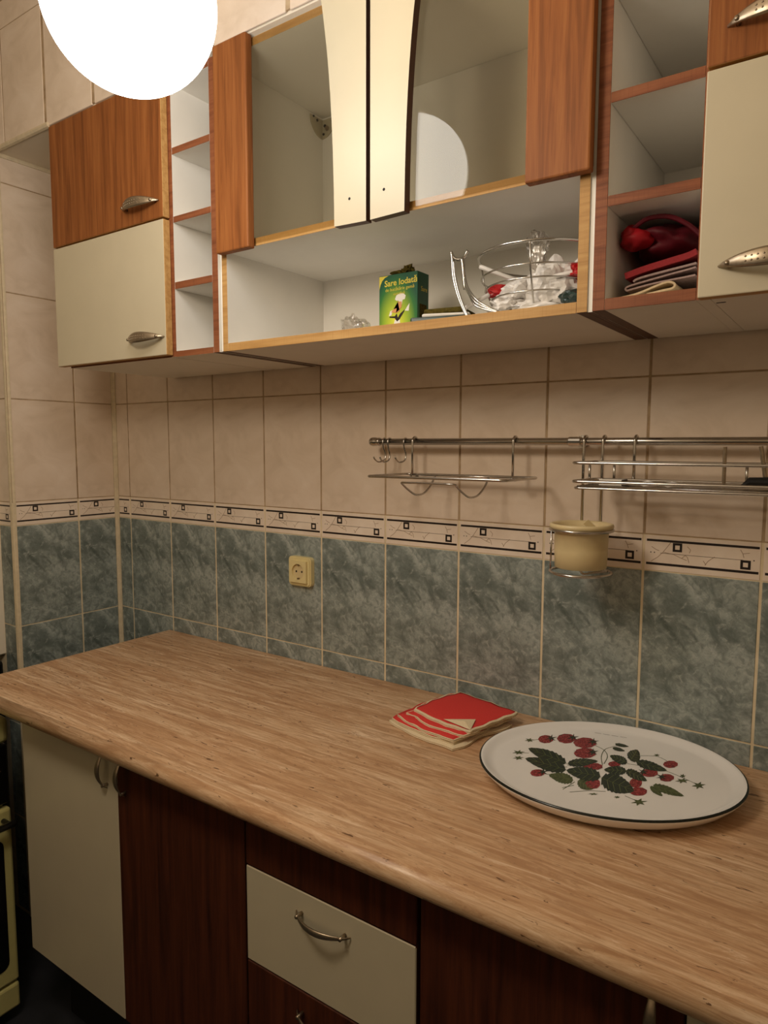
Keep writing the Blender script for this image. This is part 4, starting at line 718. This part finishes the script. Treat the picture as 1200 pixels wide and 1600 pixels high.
# ================================================================ NICHE CONTENTS
NZ = .7447
sb = thing('salt_box', 'green and yellow cardboard box of iodised salt with a cook on its front', 'box', (1.236, -.18, NZ))
bx0, bx1, by0, by1, bz1 = 1.1915, 1.2815, -.200, -.159, .8650
obj('carton', B(bx0, bx1, by0, by1, NZ, bz1, bev=.0005), 'salt', sb)
def onfront(poly, mat_, nm, k=1): return obj(nm, prism(bmesh.new(), [(bx0+u*.09, NZ+v_*.1203) for u, v_ in poly], 'y', by0-.0003*k, by0-.00005*k), mat_, sb)
onfront([(.004,.99),(.25,.99),(.15,.965),(.08,.92),(.035,.86),(.004,.78)], 'yellow_print', 'corner_print')
text_mesh('Sare Iodată', .0165, 'yellow_print', sb, 'lettering', (bx0+.013, by0-.0004, NZ+.0985), (1, 0, .02), (0, 0, 1), .0001, bold=.0003)
text_mesh('de bucătărie gemă', .0088, 'yellow_print', sb, 'lettering', (bx0+.015, by0-.0004, NZ+.0885), (1, 0, .02), (0, 0, 1), .0001)
text_mesh('extrafină', .0075, 'yellow_print', sb, 'lettering', (bx0+.034, by0-.0004, NZ+.0800), (1, 0, .02), (0, 0, 1), .0001)
onfront([(.42,.60),(.46,.66),(.54,.685),(.64,.68),(.70,.64),(.68,.585),(.62,.575),(.60,.50),(.54,.50),(.52,.57),(.46,.575)], 'white_paper', 'cook_print')
onfront([(.50,.56),(.60,.55),(.60,.47),(.55,.43),(.50,.46),(.38,.44),(.32,.40),(.45,.38),(.55,.40)], 'skin_print', 'cook_print', 2)
onfront([(.28,.335),(.42,.33),(.47,.37),(.50,.30),(.56,.36),(.68,.42),(.66,.385),(.54,.27),(.48,.24),(.42,.30),(.28,.315)], 'print_black', 'cook_print', 2)
onfront([(.68,.40),(.78,.39),(.80,.51),(.74,.46)], 'white_paper', 'cook_print'); onfront([(.42,.27),(.55,.27),(.58,.06),(.34,.06)], 'white_paper', 'cook_print')
onfront([(.26,.34),(.30,.42),(.36,.43),(.33,.35)], 'white_paper', 'cook_print')
text_mesh('Sare', .013, 'yellow_print', sb, 'lettering', (bx1+.0004, by0+.012, NZ+.085), (0, 1, 0), (0, 0, 1), .0001)
obj('side_print', B(bx1+.00005, bx1+.0004, by0+.008, by1-.008, NZ+.03, NZ+.06), 'moss', sb)
tuft = rough_ball(bmesh.new(), (1.247, -.180, bz1+.0085), (.012, .010, .0095), .45, 3, 3); rough_ball(tuft, (1.225, -.180, bz1+.0055), (.018, .010, .0058), .4, 3, 8)
tag(obj('dried_sprig', tuft, 'moss', loc=(1.238, -.18, bz1)), 'small olive-brown tuft lying on top of the salt box', 'tuft')
cf = rough_ball(bmesh.new(), (1.150, -.235, NZ+.022), (.020, .018, .022), .35, 3, 12, 3); rough_ball(cf, (1.172, -.232, NZ+.017), (.014, .014, .016), .35, 3, 5, 3)
tag(obj('crumpled_film', cf, 'film', loc=(1.155, -.235, NZ)), 'clear crumpled plastic wrap in the niche to the left of the salt box', 'plastic wrap')
# flat packets to the right of the salt box
for lbl, mt, (x0, x1, y_0, y_1, z_0, z_1), rz in (('dark green flat packet lying beside the salt box, lowest of its stack', 'teal', (1.302, 1.412, -.270, -.160, NZ, NZ+.016), .25), ('grey and red flat packet lying on the dark green one', 'white_paper', (1.315, 1.402, -.255, -.165, NZ+.0165, NZ+.0235), .35), ('thin shiny packet topmost of the stack beside the salt box', 'moss', (1.322, 1.397, -.248, -.172, NZ+.024, NZ+.034), .15)):
    bm = B(x0, x1, y_0, y_1, z_0, z_1, bev=.003, seg=2); bmesh.ops.rotate(bm, verts=bm.verts, cent=((x0+x1)/2, (y_0+y_1)/2, 0), matrix=Matrix.Rotation(rz, 3, 'Z'))
    tag(obj('flat_packet', bm, mt, loc=((x0+x1)/2, (y_0+y_1)/2, z_0)), lbl, 'packet', 'packets beside the salt box')
# wire bowl
wb = thing('wire_basket', 'chrome wire fruit basket with upright hooked arms, filled with plastic bags', 'basket', (1.525, -.165, NZ))
WX, WY = 1.523, -.158
for r, z in ((.062, NZ+.004), (.082, .765), (.094, .785), (.103, .804), (.110, .824), (.1155, .8585)):
    wire_thing(wb, [(WX+r*math.cos(2*math.pi*i/40), WY+r*math.sin(2*math.pi*i/40)*1.12, z) for i in range(40)], .0014 if z < .85 else .0021, 'ring', True)
for k in range(4):
    an = math.radians(-78+90*k); wire_thing(wb, [(WX+r*math.cos(an), WY+r*math.sin(an)*1.12, z) for r, z in ((.062, NZ+.004), (.082,.765),(.094,.785),(.103,.804),(.110,.824),(.1155,.8585))], .0014, 'rib')
wire_thing(wb, catmull([(1.436, -.285, NZ+.004), (1.412, -.272, .785), (1.395, -.262, .825), (1.389, -.256, .858), (1.386, -.256, .871)], 5), .0024, 'arm')
wire_thing(wb, catmull([(1.439, -.288, NZ+.004), (1.4165, -.275, .785), (1.400, -.265, .825), (1.3935, -.259, .855)], 5), .0018, 'arm')
for q in range(3): wire_thing(wb, catmull([(1.4105, -.249, .828-q*.008), (1.424+q*.002, -.262, .803-q*.007), (1.450, -.275, .776-q*.005), (1.482+q*.008, -.272, .757-q*.003)], 5), .0017, 'brace')
wire_thing(wb, catmull([(1.386, -.256, .871), (1.390, -.254, .862), (1.396, -.252, .8575), (1.403, -.250, .8575), (1.408, -.246, .862), (1.413, -.244, .872)], 4), .0026, 'arm_bridge')
wire_thing(wb, catmull([(1.405, -.250, .858), (1.4075, -.250, .842), (1.409, -.249, .822), (1.411, -.248, .805)], 4), .0032, 'arm_hook')
def bag(lbl, parts, mt, nm='plastic_bag', cat='bag', group=None, flat=False, loc=None):
    bm = bmesh.new()
    for i, (c_, s_, am, sd) in enumerate(parts): rough_ball(bm, c_, s_, am*.72, 4 if max(s_) > .03 else 3, sd, 1.9)
    return tag(obj(nm, bm, mt, loc=loc or parts[0][0], smooth=mt in ('maroon', 'bright_red')), lbl, cat, group)
bag('large crumpled white plastic bag at the right side of the wire basket', [((1.560,-.215,.800),(.042,.035,.040),.42,2), ((1.585,-.190,.79),(.030,.04,.036),.4,9)], 'plastic_white')
bag('white plastic bag heaped in the middle of the wire basket', [((1.500,-.19,.795),(.040,.045,.026),.4,4), ((1.478,-.21,.775),(.030,.035,.018),.4,6)], 'plastic_white')
bag('flattened white plastic bag low at the left of the wire basket', [((1.462,-.200,.765),(.030,.035,.014),.4,14), ((1.53,-.225,.762),(.045,.03,.012),.4,16)], 'plastic_white')
bag('red plastic wrapper poking out of the left side of the wire basket', [((1.452,-.185,.806),(.026,.020,.014),.45,21)], 'bag_red', 'wrapper', 'wrapper')
bag('pinkish red wrapper at the far right of the wire basket', [((1.610,-.20,.815),(.022,.05,.018),.35,23)], 'bag_red', 'wrapper', 'wrapper')
bag('milky clear plastic bag rising above the back rim of the wire basket', [((1.512,-.17,.872),(.020,.012,.034),.45,31)], 'film_white', 'clear_bag', 'bag')
bag('small white paper sheet standing inside the clear bag', [((1.512,-.17,.856),(.013,.006,.026),.25,33)], 'white_paper', 'paper_scrap', 'paper')
bag('blue foil wrapper under the rim at the right end of the wire basket', [((1.607,-.245,.768),(.022,.02,.012),.35,41)], 'teal', 'foil_wrapper', 'wrapper')
rods = (('white plastic cutlery handle pointing left out of the wire basket', (1.428,-.225,.846), (1.492,-.19,.818)), ('white plastic cutlery handle rising to the right in the middle of the wire basket', (1.500,-.225,.806), (1.567,-.21,.838)),
        ('white plastic cutlery handle leaning on the back right rim of the wire basket', (1.575,-.20,.820), (1.612,-.20,.850)), ('white plastic cutlery handle lying to the right over the white bag', (1.560,-.245,.805), (1.6215,-.235,.813)), ('white plastic cutlery handle low at the left foot of the wire basket', (1.412,-.255,.770), (1.445,-.225,.795)))
for lbl, p0, p1 in rods:
    p0, p1 = Vector(p0), Vector(p1); d_ = (p1-p0).normalized()
    bm = T([p0-d_*.002, p0, p0.lerp(p1, .5), p1, p1+d_*.002], [.0022, .0042, .0036, .0042, .0022], 8)
    tag(obj('plastic_cutlery', bm, 'plastic_white', loc=p0, smooth=True), lbl, 'cutlery', 'white plastic cutlery in the basket')

# ================================================================ SHELF OF THE RIGHT CABINET
bag('dark maroon bag stuffed at the back of the lowest right shelf, opening forwards', [((1.744,-.170,.838),(.054,.10,.031),.2,51)], 'maroon')
bag('bright red knotted cloth corner hanging at the left of the maroon bag', [((1.708,-.262,.838),(.024,.022,.015),.28,53), ((1.700,-.268,.846),(.013,.014,.012),.25,57)], 'bright_red', 'cloth_knot', 'cloth')
ar = obj('bag_rim', T(catmull([(1.702,-.272,.850), (1.725,-.275,.862), (1.755,-.275,.860), (1.780,-.272,.846), (1.7985,-.270,.828)], 6), .0035, 8), 'maroon', loc=(1.75,-.27,.85)); tag(ar, 'dark red bag handle arching over the maroon bag', 'handle')
def ribbon_cloth(lbl, path, th, y_0, y_1, mt, nm='folded_cloth', amp=.0015, closed_prof=None):
    P_ = catmull([(x, 0, z) for x, z in path], 5); bm = bmesh.new(); n = 10; G_ = []
    for j in range(n+1):
        y = y_0+(y_1-y_0)*j/n; row = []
        for side in (1, -1):
            seq = range(len(P_)) if side == 1 else range(len(P_)-1, -1, -1)
            for i in seq:
                d_ = (P_[min(i+1, len(P_)-1)]-P_[max(i-1, 0)]).normalized(); nn = Vector((-d_.z, 0, d_.x))*th*.5*side
                p = P_[i]+nn; row.append(bm.verts.new((p.x, y, max(p.z+amp*noise.noise(Vector((p.x*30, y*30, 0))), .7449))))
        G_.append(row)
    m_ = len(G_[0])
    for j in range(n):
        for i in range(m_): bm.faces.new((G_[j][i], G_[j][(i+1) % m_], G_[j+1][(i+1) % m_], G_[j+1][i]))
    bm.faces.new(G_[0]); bm.faces.new(G_[-1][::-1]); bmesh.ops.recalc_face_normals(bm, faces=bm.faces)
    return tag(obj(nm, bm, mt, loc=(path[0][0], y_0, path[0][1]), smooth=False), lbl, 'cloth', 'folded cloths on the right shelf')
ribbon_cloth('cream folded cloth at the very bottom of the right shelf with a rounded fold', [(1.690,.7475),(1.72,.751),(1.745,.7585),(1.762,.7625),(1.772,.7595),(1.770,.7535),(1.755,.7515),(1.735,.7490)], .0028, -.300, -.10, 'beige_cloth')
ribbon_cloth('grey-lilac striped cloth folded above the cream cloth on the right shelf', [(1.797,.7700),(1.75,.7665),(1.712,.7610),(1.703,.7600),(1.704,.7650),(1.730,.7700),(1.765,.7760),(1.7975,.7805)], .0024, -.290, -.10, 'lilac', amp=.001)
ribbon_cloth('second striped cloth layer tucked into the folded cloth pile', [(1.7975,.7865),(1.76,.7820),(1.72,.7755),(1.712,.7715)], .0030, -.288, -.10, 'lilac', amp=.001)
ribbon_cloth('red folded cloth on top of the striped cloth on the right shelf', [(1.700,.7810),(1.730,.7880),(1.762,.7945),(1.785,.7985),(1.7975,.8020)], .0090, -.290, -.08, 'deep_red', amp=.002)
